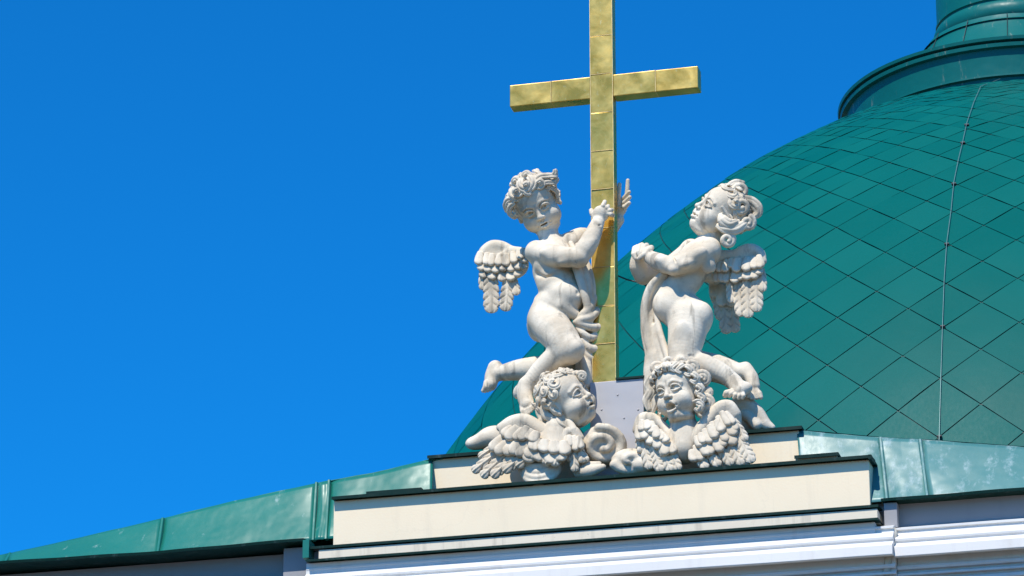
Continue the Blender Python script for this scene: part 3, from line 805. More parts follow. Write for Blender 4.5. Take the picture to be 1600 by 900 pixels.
def feather(mb, p, u, n, L, W, T=3.0, barb=0, bend=0.0, curl=0.0, ns=None, nt=None, side=0.0):
    """one carved feather: p root, u direction, n outward normal; barb = number of notched barbs on each edge"""
    p = np.asarray(p, float); u = nrm(u); n = nrm(np.asarray(n) - u * (np.asarray(n) @ u)); s_ = np.cross(n, u); v = []; f = []
    ns = ns or (11 * barb + 10 if barb else 16); nt = nt or (14 if barb else 10); tip = min(.5, W / L)
    S1 = list(np.linspace(0, 1 - tip, ns - 7, endpoint=False)) + [1 - tip + tip * math.sin(a) for a in np.linspace(0, math.pi / 2, 8)]
    for lay in (0, 1):
        for s in S1:
            wd = W * (.66 + .34 * math.sin(min(s / .6, 1) * math.pi / 2))
            if s > 1 - tip: wd *= math.sqrt(max(0.0, 1 - ((s - 1 + tip) / tip) ** 2))
            for j in range(nt + 1):
                t = -1 + 2 * j / nt
                ww = wd; g = 0.0
                if barb:
                    ph = (s * barb - .75 * abs(t)) % 1.0; nt_ = math.exp(-((ph - .5) / .085) ** 2); sw = ((ph - .5) % 1.0)
                    ww = wd * (1 - (.26 * nt_ + .10 * (1 - sw)) * (s < .95)); g = T * (-.75 * nt_ * min(1, max(0, abs(t) - .22) * 3) + .16 * math.sin(sw * math.pi) * abs(t))
                hgt = T * (1.15 - .55 * t ** 4 - .3 * t * t) + (.45 * T * math.exp(-(t / .16) ** 2) if barb else 0) + g
                e = max(0.0, (s - .86) / .14); hgt *= 1 - .45 * e * e
                z = (hgt if lay == 0 else -T * .5 + T * .2 * t * t) + bend * s * s + curl * t * t * W
                v.append(p + u * (L * s) + s_ * (ww * t + side * s * s) + n * z)
    ns = len(S1) - 1; m = nt + 1; N = (ns + 1) * m
    for i in range(ns):
        for j in range(nt):
            a = i * m + j; f.append((a, a + 1, a + m + 1, a + m)); f.append((N + a, N + a + m, N + a + m + 1, N + a + 1))
        for j in (0, nt): a = i * m + j; f.append((a, a + m, N + a + m, N + a) if j == 0 else (a + m, a, N + a, N + a + m))
    for j in range(nt): f.append((j + 1, j, N + j, N + j + 1)); a = ns * m + j; f.append((a, a + 1, N + a + 1, N + a))
    mb.add(v, f)

def dense(rows, k=1.5, seed=1, jit=1.3, size=.82):
    """more and less regular feathers along a row: interpolates the row and jitters it"""
    g_ = np.random.default_rng(seed + int(rows[0][0] * 7)); A = np.array(rows, float); n = max(len(rows), int(round(len(rows) * k)))
    t = np.linspace(0, len(rows) - 1, n); out = []
    for i, q in enumerate(t):
        r = [np.interp(q, range(len(rows)), A[:, c]) for c in range(A.shape[1])]
        j = g_.normal(0, jit, 4); f = g_.uniform(.82, 1.15)
        bx, by = r[0] + j[0], r[1] + j[1]
        out.append((bx, by, bx + (r[2] - r[0]) * f + j[2], by + (r[3] - r[1]) * f + j[3], r[4] * size * g_.uniform(.88, 1.12), int(r[5]), r[6] + (i % 2) * 1.6 + g_.uniform(-.6, .6)))
    return out

def toes(vol, base, u, side, n, r0, L):
    """five unequal toes from a foot's front edge"""
    for i in range(5):
        q = base + side * ((i - 2) * r0 * 1.55); l = L * (1.0, 1.08, .98, .85, .7)[i]; rr = r0 * (1.35, 1.05, 1.0, .95, .85)[i]
        vol.chain([q - u * r0, q + u * l * .55 + n * rr * .5, q + u * l - n * rr * .3], [rr, rr * .95, rr * .8], .8)
def fingers(vol, base, u, side, curl_to, r0, L, spread=.0, lens=(.85, 1.0, .95, .75), k=.8, bend=1.0):
    """four fingers with two knuckle bends, curling towards curl_to"""
    for i in range(4):
        o = base + side * ((i - 1.5) * r0 * 1.75); d = nrm(u + side * spread * (i - 1.5)); l = L * lens[i]
        a = o + d * l * .42; b_ = a + nrm(d * (1 - .45 * bend) + curl_to * .75 * bend) * l * .34; c_ = b_ + nrm(d * (.6 - .7 * bend) + curl_to * bend) * l * .28
        vol.chain([o, a, b_, c_], [r0 * 1.1, r0 * 1.05, r0 * .95, r0 * .75], k)
def vol_for(pts, pad, vox):
    P = np.array(pts); return Vol(P.min(0) - pad, P.max(0) + pad, vox)

def snail(vol, p, n, d, rho, r, turns=1.6, lift=.55, k=1.0, ccw=1):
    """one rolled lock: a tube spiralling into its eye, lying on the surface with normal n; d: where its tail starts"""
    n = nrm(n); e1 = nrm(d - n * (np.asarray(d) @ n)); e2 = np.cross(n, e1) * ccw; pts = []; rs = []
    N = int(12 * turns) + 4
    for i in range(N):
        t = i / (N - 1); a = turns * 2 * math.pi * t; q = rho * (1 - .74 * t)
        pts.append(p + q * (math.cos(a) * e1 + math.sin(a) * e2) + n * r * lift * t); rs.append(r * (1.0 - .3 * t))
    vol.chain(pts, rs, k)

def rolls(fr, root, coils, waves, name='side_curls'):
    """carved rolls and hanging waves of hair around a head, placed in photo pixels and relief height"""
    pts = [fr.V(*c[:3]) for c in coils] + [fr.V(*p) for w_ in waves for p in w_[0]]
    b = Vol(np.min(pts, 0) - 28, np.max(pts, 0) + 28, .7)
    for x, y, h, rho, r, turns, a0, ccw in coils:
        d_ = np.array([math.cos(RAD(a0)), math.sin(RAD(a0)), 0])
        for q in (0, 5): snail(b, fr.V(x, y, h) - np.array([0, 0, q]), nrm([.1, .15, 1]), d_, rho, r, turns, .7, .9, ccw)
    for ps, r in waves:
        sp = spline([fr.V(*p) for p in ps], 6); rr = lerp_r(r, len(sp))
        for i, o in enumerate((-.6, 0, .6)):
            q = []
            for k, p in enumerate(sp):
                t = nrm(sp[min(k + 1, len(sp) - 1)] - sp[max(k - 1, 0)]); q.append(p + np.cross(t, [0, 0, 1.0]) * rr[k] * o + np.array([0, 0, rr[k] * .3 * (1 - abs(o))]))
            b.chain(q, [x * .52 for x in rr], .7)
    return carve(b, fr, name, root)

# ---------------------------------------------------------------- left cherub
def cherub_left():
    fr = Frame(870, 650, .30); V = fr.V
    root = empty('cherub_statue', at(870, 650, .30), 'stone cherub with tousled hair looking at the viewer, both arms round the golden cross', 'statue', 'stone cherubs beside the cross')
    HC = V(838.5, 320, 14); HR = rotm(-7, -13, 26); HS = .92
    P = {k: V(*v) for k, v in dict(sr=(838, 394, 14), sl=(890, 380, -14), er=(905, 403, 44), wr=(934, 348, 26), el=(926, 373, -42), wl=(966, 344, -44),
         ch=(866, 404, 4), be=(876, 455, 10), pe=(862, 492, 2), hr=(860, 505, 16), kr=(890, 546, 44), ar=(826, 600, 22), hl=(868, 512, -18), kl=(872, 578, -22), al=(783, 583, -46), nk=(858, 374, 4)).items()}
    v = vol_for([HC] + list(P.values()) + [V(752, 620, -60), V(985, 275, -50), V(830, 660, 40)], 58, .95)
    # torso
    v.ell(P['ch'], (33, 30, 27), rotm(0, 0, -8), 6)
    v.ell(V(862, 422, 2), (30, 32, 26), rotm(0, 0, -8), 10)
    v.ell(V(872, 445, 6), (33, 30, 28), rotm(0, 0, -12), 12)
    v.ell(V(884, 463, 14), (30, 24, 27), rotm(0, 0, -20), 8)
    v.ell(V(861, 490, 2), (33, 30, 29), rotm(0, 0, -20), 8)
    v.chain([V(842, 468, 4), V(854, 468, 20), V(876, 478, 29), V(898, 492, 16), V(906, 500, 0)], [5, 8, 8, 7, 5], 10)          # fold of fat over the hip
    v.ell(V(903, 457, 31), (2.6, 4, 5), None, 3, True)                                                           # navel
    v.ell(V(852, 412, 19), (15, 12, 11), rotm(0, 0, 10), 8); v.ell(V(884, 408, 17), (14, 12, 11), None, 8)      # chest
    v.chain([V(840, 428, 20), V(854, 434, 28), V(872, 428, 33)], [.5, 1.0, .5], 9, True)
    # buttock and thighs
    v.ell(V(844, 512, -4), (20, 23, 24), None, 4)
    v.ell(V(839, 508, -27), (16, 22, 19), None, 2)
    v.chain(spline([V(852, 500, 8), V(864, 514, 22), V(878, 530, 36), P['kr']], 5), lerp_r([28, 28.5, 26, 21.5], 16), 5)
    v.chain([V(836, 528, 22), V(850, 524, 34), V(862, 512, 42)], [1.4, 2.0, 1.2], 4, True)
    v.chain([V(864, 552, 46), V(872, 544, 52), V(880, 536, 54)], [1.4, 1.8, 1.0], 4, True)
    v.ell(V(894, 546, 47), (18, 19, 18), None, 7)
    v.chain(spline([V(888, 549, 40), V(868, 561, 30), V(846, 580, 23), P['ar']], 5), lerp_r([20, 19.5, 16.5, 11.8], 16), 6)
    v.ell(V(862, 568, 30), (20, 12, 13), rotm(0, 0, 36), 5); v.ell(V(900, 543, 58), (9, 10, 8), None, 4); v.ell(V(852, 586, 24), (12, 9, 10), rotm(0, 0, 40), 5)
    v.ell(V(872, 516, 44), (20, 13, 10), rotm(0, 0, -40), 6)
    v.chain([V(838, 588, 30), V(834, 603, 32)], [.9, .9], 2, True)
    # front foot pointing down
    v.chain(spline([V(822, 602, 22), V(820, 618, 26), V(824, 632, 32)], 4), lerp_r([12, 11.5, 11], 9), 5)
    v.ell(V(811, 612, 14), (9, 12, 10), rotm(0, 0, -20), 6)
    dn = nrm(V(828, 650, 38) - V(824, 632, 32)); sd_ = nrm(V(834, 628, 34) - V(812, 636, 30)); toes(v, V(824, 634, 36), dn, sd_, nrm(np.cross(sd_, dn)) * -1, 2.9, 14)
    # rear leg: knee behind the front thigh, shank to the left, foot upright
    v.chain(spline([P['hl'], V(886, 548, -18), P['kl']], 5), lerp_r([26, 23, 20], 11), 6)
    v.chain(spline([P['kl'], V(842, 577, -30), V(812, 578, -40), P['al']], 5), lerp_r([20, 20, 16, 11.5], 16), 6)
    v.chain(spline([V(774, 575, -50), V(769, 588, -48), V(767, 600, -44)], 4), lerp_r([11.5, 11, 9.5], 9), 5)
    dn = nrm(V(762, 616, -40) - V(767, 600, -44)); sd_ = nrm(V(776, 602, -52) - V(758, 600, -36)); toes(v, V(766, 600, -42), dn, sd_, nrm(np.cross(dn, sd_)), 2.8, 13)
    # right arm across the chest, hand on the shaft
    v.ell(P['sr'], (17, 18, 18), None, 8)
    v.chain(spline([P['sr'], V(868, 400, 36), P['er']], 6), lerp_r([16.5, 16.5, 14.5], 13), 4)
    v.ell(V(868, 400, 36), (16, 14.5, 14), None, 6)
    v.chain(spline([P['er'], V(922, 376, 38), P['wr']], 6), lerp_r([14.5, 14.5, 10], 13), 3)
    v.ell(V(914, 390, 42), (14, 16, 14), rotm(0, 0, -35), 5)
    v.ell(V(858, 396, 42), (15, 10, 9), rotm(0, 0, -6), 4); v.ell(V(884, 408, 46), (12, 7, 8), rotm(0, 0, 8), 4)
    v.ell(V(921, 384, 46), (8, 14, 8), rotm(0, 0, -32), 4); v.ell(V(908, 404, 48), (8, 7, 7), None, 4)
    v.chain([V(893, 388, 46), V(898, 398, 54), V(900, 408, 54)], [.8, 1.4, .8], 3, True)
    v.chain([V(925, 350, 34), V(934, 353, 38), V(944, 350, 34)], 1.2, 2, True)
    v.ell(V(939, 334, 25), (13, 13, 8.5), rotm(0, 0, -20), 4)
    hb = V(941, 331, 24)
    for (tx, ty, th, mx, my, mh) in ((945, 315, 20, 942, 322, 28), (950, 322, 16, 948, 325, 26), (956, 328, 15, 953, 329, 25), (958, 337, 14, 955, 335, 24)):
        v.chain([hb + .3 * (V(mx, my, mh) - hb), V(mx, my, mh + 2), V(tx, ty, th + 2)], [4.2, 3.9, 3.1], .9)
    v.chain([V(932, 342, 25), V(926, 334, 25), V(924, 329, 22)], [4.8, 4.4, 3.6], 1.2)
    # left arm behind the shaft, open hand on its far side
    v.ell(P['sl'], (17, 16, 17), None, 8)
    v.chain(spline([P['sl'], V(908, 371, -30), P['el']], 5), lerp_r([16, 15, 13], 11), 5)
    v.chain(spline([P['el'], V(950, 360, -48), P['wl']], 5), lerp_r([13, 13, 9], 11), 4)
    v.ell(V(971, 324, -40), (9.5, 14, 7.5), rotm(20, 0, -12), 5)
    for (mx, my, mh, tx, ty, th) in ((980, 304, -38, 981, 282, -34), (976, 309, -30, 983, 300, -22), (977, 316, -27, 984, 308, -20), (977, 323, -27, 983, 317, -21)):
        v.chain([V(972, (my + 322) / 2 + 1, -37), V(mx, my, mh), V(tx, ty, th)], [4, 3.8, 2.9], .9)
    v.chain([V(967, 322, -34), V(966, 306, -29), V(968, 288, -28)], [4.6, 4, 3], 1.2)
    # neck and head
    NK = V(862, 380, 0); v.chain([V(868, 392, 0), V(854, 362, 2)], [19, 15.5], 8)
    hv = head_vol(HC, HR, HS, NK, 16.5, mouth=2.2, smile=-1.6, frown=1.6, brow=-.4, cheek=1.05, gaze=(.2, -.2))
    body = carve([v, hv], fr, 'body', root)
    # hair: waves swept back from the brow, tufts on the crown, one lock blown to the right
    locks = []
    rng = np.random.default_rng(12)
    for i in range(7):                                              # tufts curling up off the hairline
        x = -34 + 11 * i; z = 27 - .014 * x * x; y = 41 - .017 * x * x; s = 1 if i % 2 else -1
        locks.append(([(x * 1.05, y + 13, z - 20), (x - s * 4, y + 12, z - 6), (x - s * 5, y + 5, z + 2), (x + s * 1, y - 1, z + 6), (x + s * 7, y + 2, z + 6), (x + s * 6, y + 8, z + 7), (x + s * 1, y + 8, z + 8)], [4, 6.5, 7, 6.5, 6, 5, 3.5]))
    locks += [([(14, 42, 22), (28, 46, 18), (42, 40, 14), (52, 36, 14), (57, 42, 12)], [5, 6.5, 6.5, 6, 4.5]),
              ([(20, 34, 28), (34, 33, 22), (46, 26, 16), (54, 28, 14)], [4, 5.5, 5.5, 4]),
              ([(33, 26, 20), (39, 16, 14), (41, 6, 10), (38, -4, 10)], [4, 5.5, 5, 3.2]),
              ([(-30, 26, 24), (-40, 22, 20), (-46, 12, 17), (-42, 4, 20), (-36, 7, 24)], [4.5, 6.5, 7, 6, 4]),
              ([(-26, 34, 22), (-38, 34, 16), (-47, 26, 12), (-50, 15, 10)], [4.5, 6.5, 6.5, 4.5]),
              ([(-12, 46, 12), (-16, 56, 10), (-10, 60, 12), (-6, 54, 15)], [5, 6.5, 6, 4]), ([(6, 48, 12), (4, 58, 8), (11, 60, 8), (15, 53, 12)], [5, 6.5, 6, 4]),
              ([(-2, 42, 31), (-4, 35, 36), (1, 30, 37.5), (5, 34, 36)], [3, 3.8, 3.2, 2])]
    hair(fr, HC, HR, HS, 'hair', root, 5, n=50, rho=(6.5, 10), r=5.0, flow=(.4, -.8, .4), extra=locks, front=62, sep=.38, cap=.96)
    # wings
    def wing(name, ridge, rr, rows, back):
        w = vol_for(ridge + [q for q in back[0]], 26, 1.2)
        w.chain(spline(ridge, 6), lerp_r(rr, (len(ridge) - 1) * 6 + 1), 3)
        for c, r, R in back[1]: w.ell(c, r, R, 6)
        mb = MB()
        for row in rows: feather(mb, *row[0], **row[1])
        return carve(w, fr, name, root, mb)
    hw = -34
    W = lambda x, y, h=hw: V(x, y, h)
    nv = np.array([.0, .1, 1.0])
    rows = []
    for (bx, by, tx, ty, wd, bb, dz) in ((800, 430, 808, 462, 8, 3, -3), (754, 418, 755, 454, 7.5, 3, -2), (797, 424, 789, 487, 11.5, 6, 0), (767, 420, 768, 490, 13.5, 6, 2)):
        a, b_ = W(bx, by, hw + dz), W(tx, ty, hw + dz + 4); rows.append(((a, b_ - a, nv, np.linalg.norm(b_ - a), wd), dict(T=2.9, barb=bb, bend=2)))
    rngw = np.random.default_rng(8)
    for tips, L_, wd, dz, T in ((((757, 437), (769, 439), (783, 440), (797, 440), (809, 434), (819, 424)), 19, 8.0, 2, 3.0), (((751, 424), (761, 427), (773, 428), (786, 427), (799, 427), (811, 421), (821, 413)), 18, 7.6, 5, 3.2),
                           (((748, 412), (757, 414), (767, 415), (778, 416), (790, 415), (802, 412), (813, 407)), 18, 7.0, 8, 3.2)):
        for q, (tx, ty) in enumerate(tips):
            j = rngw.normal(0, 1.1, 3); b0 = W(tx * .90 + 79 + j[0], ty - L_, hw + dz); t0 = W(tx + j[1], ty + j[2], hw + dz + 5 + (q % 2) * 1.5)
            rows.append(((b0, t0 - b0, nv, np.linalg.norm(t0 - b0), wd * rngw.uniform(.85, 1.12)), dict(T=T, bend=1.5)))
    wing('wing', [W(840, 402, -22), W(818, 395, -28), W(800, 391), W(785, 384), W(769, 383), W(756, 392), W(750, 404)], [11, 8, 6.5, 7, 7.5, 7, 5], rows,
         ([W(750, 470), W(820, 440)], [(W(800, 413, hw - 4), (27, 24, 6), None), (W(774, 408, hw - 4), (25, 28, 6), None)]))
    # drapery between body and shaft
    d = vol_for([V(880, 380, 0), V(935, 600, -10), V(890, 480, 30)], 36, 1.2)
    def fold(pts, r, k=1.6, fl=None): d.chain(spline(pts, 5), lerp_r(r, (len(pts) - 1) * 5 + 1), k, flat=fl)
    fold([V(884, 384, 12), V(898, 412, 22), V(908, 440, 24), V(916, 470, 20), V(922, 500, 10)], [4, 6, 7, 6, 5])
    fold([V(892, 380, 6), V(908, 412, 14), V(917, 440, 14), V(923, 475, 8)], [4, 6, 8, 6])
    fold([V(902, 384, -6), V(918, 420, 0), V(924, 450, 0), V(927, 490, -4)], [5, 7, 8, 7])
    fold([V(928, 466, 2), V(922, 480, 12), V(912, 490, 18), V(902, 497, 16)], [5, 6, 6, 3.5], 3)
    fold([V(934, 486, -2), V(922, 496, 12), V(910, 499, 20), V(898, 503, 18)], [6, 6.5, 5.5, 3], 3)
    fold([V(936, 512, -4), V(922, 511, 10), V(908, 506, 18), V(900, 506, 16)], [7, 6, 5, 3], 3)
    fold([V(936, 522, -8), V(922, 528, 6), V(910, 520, 14), V(902, 512, 14)], [6, 6, 5, 3], 3)
    fold([V(934, 546, -8), V(921, 544, 4), V(910, 532, 10)], [8, 6.5, 4], 3)
    fold([V(932, 562, -10), V(920, 558, 0), V(910, 545, 6)], [7, 6, 4], 3)
    fold([V(915, 470, -14), V(918, 530, -16), V(915, 600, -14)], [10, 16, 18], 5)
    fold([V(900, 540, -10), V(915, 570, 0), V(918, 600, 0)], [10, 9, 8])
    carve(d, fr, 'drapery', root)
    return root

# ---------------------------------------------------------------- right cherub
def cherub_right():
    fr = Frame(1080, 640, .32); V = fr.V
    root = empty('cherub_statue', at(1080, 640, .32), 'stone cherub in profile with clasped hands gazing up at the golden cross', 'statue', 'stone cherubs beside the cross')
    HC = V(1123.5, 334, 6); HR = rotm(-70, 4, -35); HS = .89
    v = vol_for([HC, V(978, 370, 0), V(1200, 630, 30), V(1000, 640, 0), V(1060, 560, 70), V(1060, 560, -40)], 46, .95)
    # torso
    v.ell(V(1092, 402, 4), (32, 27, 30), rotm(0, 0, 18), 6)
    v.ell(V(1075, 425, 3), (32, 28, 28), rotm(0, 0, 24), 10)
    v.ell(V(1060, 448, 4), (33, 24, 29), rotm(0, 0, 20), 12)
    v.ell(V(1053, 472, 6), (32, 28, 30), rotm(0, 0, 10), 8)
    v.ell(V(1072, 492, 4), (36, 32, 33), rotm(0, 0, -8), 8)
    v.ell(V(1046, 480, 10), (25, 25, 27), rotm(0, 0, 10), 8)
    v.ell(V(1093, 498, 12), (21, 27, 23), rotm(0, 0, -12), 4)
    v.ell(V(1090, 502, -16), (20, 25, 20), None, 3)
    v.chain([V(1050, 500, 38), V(1058, 488, 40), V(1072, 480, 40)], [1.2, 2, 1.2], 5, True)
    v.chain([V(1094, 528, 30), V(1106, 516, 28), V(1114, 508, 16)], [1.2, 2.2, 1.2], 4, True)
    v.ell(V(1106, 414, 26), (12, 15, 9), rotm(0, 0, 22), 5); v.chain([V(1117, 410, 18), V(1108, 432, 22), V(1100, 452, 24)], [.8, 1.6, .8], 6, True)
    # near leg: thigh down to the knee, shank back to the right
    v.chain(spline([V(1076, 500, 12), V(1073, 525, 20), V(1069, 548, 26), V(1069, 566, 26)], 5), lerp_r([31, 28, 24.5, 21.5], 16), 6)
    v.chain(spline([V(1069, 568, 26), V(1100, 574, 22), V(1128, 584, 20), V(1147, 597, 20)], 5), lerp_r([21, 19.5, 15, 10.5], 16), 6)
    v.ell(V(1104, 576, 26), (23, 14, 14), rotm(0, 0, -18), 5); v.ell(V(1064, 566, 46), (9, 10, 7), None, 4)
    v.ell(V(1066, 524, 44), (12, 22, 9), rotm(0, 0, 4), 6)
    v.chain([V(1092, 548, 40), V(1086, 556, 44), V(1078, 556, 46)], [1.2, 1.8, 1.0], 4, True)
    v.chain([V(1134, 600, 28), V(1141, 588, 32), V(1148, 582, 28)], .9, 2, True)
    v.chain(spline([V(1147, 598, 20), V(1152, 604, 24), V(1156, 610, 28)], 4), lerp_r([11.5, 12, 11], 9), 5)
    v.ell(V(1166, 606, 22), (9.5, 9, 10), None, 6)
    for i, (x, y) in enumerate(((1133, 618), (1140, 619), (1147, 621), (1154, 622), (1160, 622))):
        r = (4.6, 3.5, 3.4, 3.3, 3.0)[i]; v.chain([V(1150 + i * 2, 610, 30), V(x + 2, y - 4, 36), V(x, y, 34)], [4.5, r, r * .85], .8)
    # far leg
    v.chain(spline([V(1076, 512, -18), V(1074, 540, -18), V(1074, 562, -18)], 5), lerp_r([26, 22, 18], 11), 6)
    v.chain(spline([V(1076, 564, -18), V(1120, 572, -16), V(1150, 580, -14), V(1164, 582, -12)], 5), lerp_r([19, 17, 13, 11], 16), 6)
    v.chain(spline([V(1165, 575, -12), V(1174, 590, -8), V(1178, 604, -4)], 4), lerp_r([9, 10, 9], 9), 5)
    for i, (x, y) in enumerate(((1189, 621), (1183, 622), (1178, 623), (1173, 622), (1168, 620))):
        r = (4.0, 3.2, 3.1, 3.0, 2.8)[i]; v.chain([V(1178, 606, -2), V(x - 2, y - 6, 2 + i * 2), V(x, y, 2 + i * 2)], [4.5, r, r * .85], .8)
    # near arm folded towards the hands
    v.ell(V(1110, 390, 20), (17, 19, 16), None, 8)
    v.chain(spline([V(1108, 392, 24), V(1080, 407, 36), V(1054, 416, 42)], 5), lerp_r([16.5, 16, 14], 11), 4)
    v.ell(V(1086, 402, 36), (17, 13, 13), rotm(0, 0, 24), 6)
    v.chain(spline([V(1052, 416, 42), V(1030, 410, 34), V(1012, 400, 24)], 5), lerp_r([13.5, 14, 9.5], 11), 3)
    v.ell(V(1092, 396, 46), (13, 9, 8), rotm(0, 0, 26), 4); v.ell(V(1072, 412, 50), (11, 7, 7), rotm(0, 0, 20), 4)
    v.ell(V(1036, 408, 46), (13, 8, 8), rotm(0, 0, -12), 4); v.ell(V(1052, 421, 52), (7, 7, 7), None, 4)
    v.chain([V(1052, 402, 50), V(1056, 411, 57), V(1061, 422, 54)], [.8, 1.4, .8], 3, True)
    v.chain([V(1016, 392, 34), V(1020, 402, 36), V(1018, 412, 32)], 1.2, 2, True)
    # far arm: forearm rising to the hands
    v.ell(V(1080, 390, -20), (17, 17, 16), None, 8)
    v.chain(spline([V(1078, 392, -22), V(1042, 418, -26), V(1006, 430, -16)], 5), lerp_r([15, 14, 13.5], 11), 4)
    v.chain(spline([V(1005, 430, -14), V(998, 416, -4), V(998, 402, 4)], 5), lerp_r([14.5, 14, 11], 11), 3)
    # clasped hands
    v.ell(V(1000, 394, 12), (12, 10, 11), rotm(0, 0, 20), 4)
    v.ell(V(1010, 396, 22), (11, 9, 9), rotm(0, 0, -20), 4)
    for i in range(4):
        x = 991 + i * 7.2; y = 389 - (2, 5, 4.5, 1)[i]
        v.chain([V(x + 5, y - 1, 10), V(x + 1, y + 1, 22), V(x - 1, y + 10, 28), V(x + 2, y + 17, 27)], [4.2, 4.3, 3.9, 3.0], .8)
    v.chain([V(1016, 390, 28), V(1006, 398, 34), V(998, 404, 34)], [4.6, 4.4, 3.4], .9)
    # neck, head
    NK = V(1107, 380, 2); v.chain([V(1102, 390, 2), V(1113, 362, 4)], [20, 16], 8)
    hv = head_vol(HC, HR, HS, NK, 16.5, mouth=2.6, smile=-.5, ears=(1,), gaze=(-.4, .3))
    carve([v, hv], fr, 'body', root)
    # hair with big rolled curls
    hair(fr, HC, HR, HS, 'hair', root, 6, n=50, rho=(7, 10.5), r=4.8, flow=(0, -.6, -.6), front=50, sep=.40, cap=.96)
    b = vol_for([V(1160, 298, 20), V(1136, 378, 20), V(1186, 332, 0), V(1120, 340, 30)], 34, .85)
    zz = np.array([0, 0, 1.0])
    def roll(x, y, h, rho, r, turns, a0, ccw, ln=9):
        c = V(x, y, h)
        d_ = np.array([math.cos(RAD(a0)), math.sin(RAD(a0)), 0])
        for q in (0, ln * .5): snail(b, c - zz * q, nrm([.15, .1, 1]), d_, rho, r, turns, .7, 1.0, ccw)
    roll(1157, 299, 12, 12, 4.4, 1.25, 200, -1, 14); roll(1158, 322, 24, 13.5, 5, 1.5, 120, 1, 12); roll(1136, 375, 22, 11.5, 4.8, 1.4, 90, -1, 12); roll(1168, 348, 16, 11, 4.6, 1.3, 60, -1, 12)
    rolls(fr, root, [(1148, 310, 26, 9, 3.8, 1.3, 200, 1), (1146, 352, 24, 9, 4, 1.4, 40, -1)], [
        ([(1140, 304, 18), (1140, 293, 16), (1150, 287, 12), (1161, 288, 8)], [4, 6.5, 6.5, 5]),
        ([(1160, 312, 10), (1173, 316, 6), (1182, 324, 2), (1184, 333, 0), (1177, 339, 2)], [7, 8.5, 8.5, 6.5, 4]),
        ([(1128, 332, 30), (1129, 343, 32), (1140, 350, 30), (1151, 346, 28)], [4, 8, 7.5, 4]),
        ([(1120, 352, 26), (1132, 358, 28), (1148, 359, 24), (1161, 352, 20), (1170, 344, 14)], [4, 6.5, 7, 6.5, 4])], 'back_locks')
    b.ell(V(1150, 338, 2), (17, 26, 16), None, 4)
    carve(b, fr, 'side_curls', root)
    # wings
    nv = nrm([-.1, .1, 1.0])
    def wing(ridge, rr, lists, back, nv=nv):
        w = vol_for(ridge + [back[0][0] - 20, back[0][0] + 20], 30, 1.2); w.chain(spline(ridge, 6), lerp_r(rr, (len(ridge) - 1) * 6 + 1), 3)
        for c, r, R in back: w.ell(c, r, R, 6)
        mb = MB()
        for L_, T, lift in lists:
            if max(q[5] for q in L_) == 0: L_ = dense(L_, 1.3, size=.92)
            for (bx, by, tx, ty, wd, bb, hh) in L_:
                a, b_ = V(bx, by, hh), V(tx, ty, hh + lift); feather(mb, a, b_ - a, nv, np.linalg.norm(b_ - a), wd * (1.0 if bb else 1.12), T=T if bb else T * .85, barb=bb, bend=1.5)
        carve(w, fr, 'wing', root, mb)
    h0 = -20
    wing([V(1112, 402, -4), V(1130, 399, -12), V(1148, 397, h0), V(1162, 391, h0), V(1176, 389, h0), V(1188, 396, h0), V(1193, 408, h0)], [11, 8, 6.5, 7, 7.5, 7, 5],
         [([(1140, 436, 1144, 474, 8, 4, h0 - 2), (1190, 420, 1192, 456, 7.5, 3, h0 - 1), (1153, 430, 1158, 495, 10, 6, h0), (1182, 426, 1182, 488, 11, 6, h0 + 1), (1167, 430, 1169, 497, 11, 6, h0 + 2)], 3.0, 4),
          ([(1122, 420, 1118, 438, 7, 0, h0 + 3), (1134, 424, 1131, 442, 7.2, 0, h0 + 4), (1146, 424, 1144, 443, 7.5, 0, h0 + 5), (1159, 422, 1158, 442, 7.5, 0, h0 + 5), (1172, 420, 1172, 439, 7.5, 0, h0 + 5), (1185, 414, 1187, 432, 7, 0, h0 + 4)], 3.6, 5),
          ([(1126, 404, 1122, 424, 6.8, 0, h0 + 8), (1137, 406, 1134, 425, 7, 0, h0 + 9), (1148, 406, 1146, 424, 7.2, 0, h0 + 9), (1160, 404, 1159, 423, 7.2, 0, h0 + 9), (1172, 402, 1173, 421, 7, 0, h0 + 9), (1184, 400, 1187, 416, 6.8, 0, h0 + 8)], 3.8, 5)],
         [(V(1140, 413, h0 - 4), (28, 18, 6), None), (V(1168, 410, h0 - 4), (25, 27, 6), None)])
    h1 = -52
    wing([V(1104, 430, -20), V(1112, 436, -36), V(1124, 444, h1), V(1132, 452, h1), V(1138, 470, h1)], [10, 8, 8, 8, 6],
         [([(1128, 452, 1136, 522, 11, 6, h1), (1140, 456, 1150, 520, 9, 6, h1 - 2), (1118, 448, 1126, 500, 9, 5, h1 - 1)], 3.4, 3), ([(1116, 438, 1122, 470, 9, 0, h1 + 4), (1128, 446, 1134, 480, 9, 0, h1 + 4), (1138, 452, 1143, 478, 8, 0, h1 + 3)], 4.2, 4)],
         [(V(1126, 458, h1 - 5), (18, 28, 6), rotm(0, 0, 12))])
    # cloth hanging from under the arms down to the right head
    d = vol_for([V(1000, 420, 20), V(1050, 600, 20), V(1020, 500, 40), V(1000, 600, -20)], 30, 1.2)
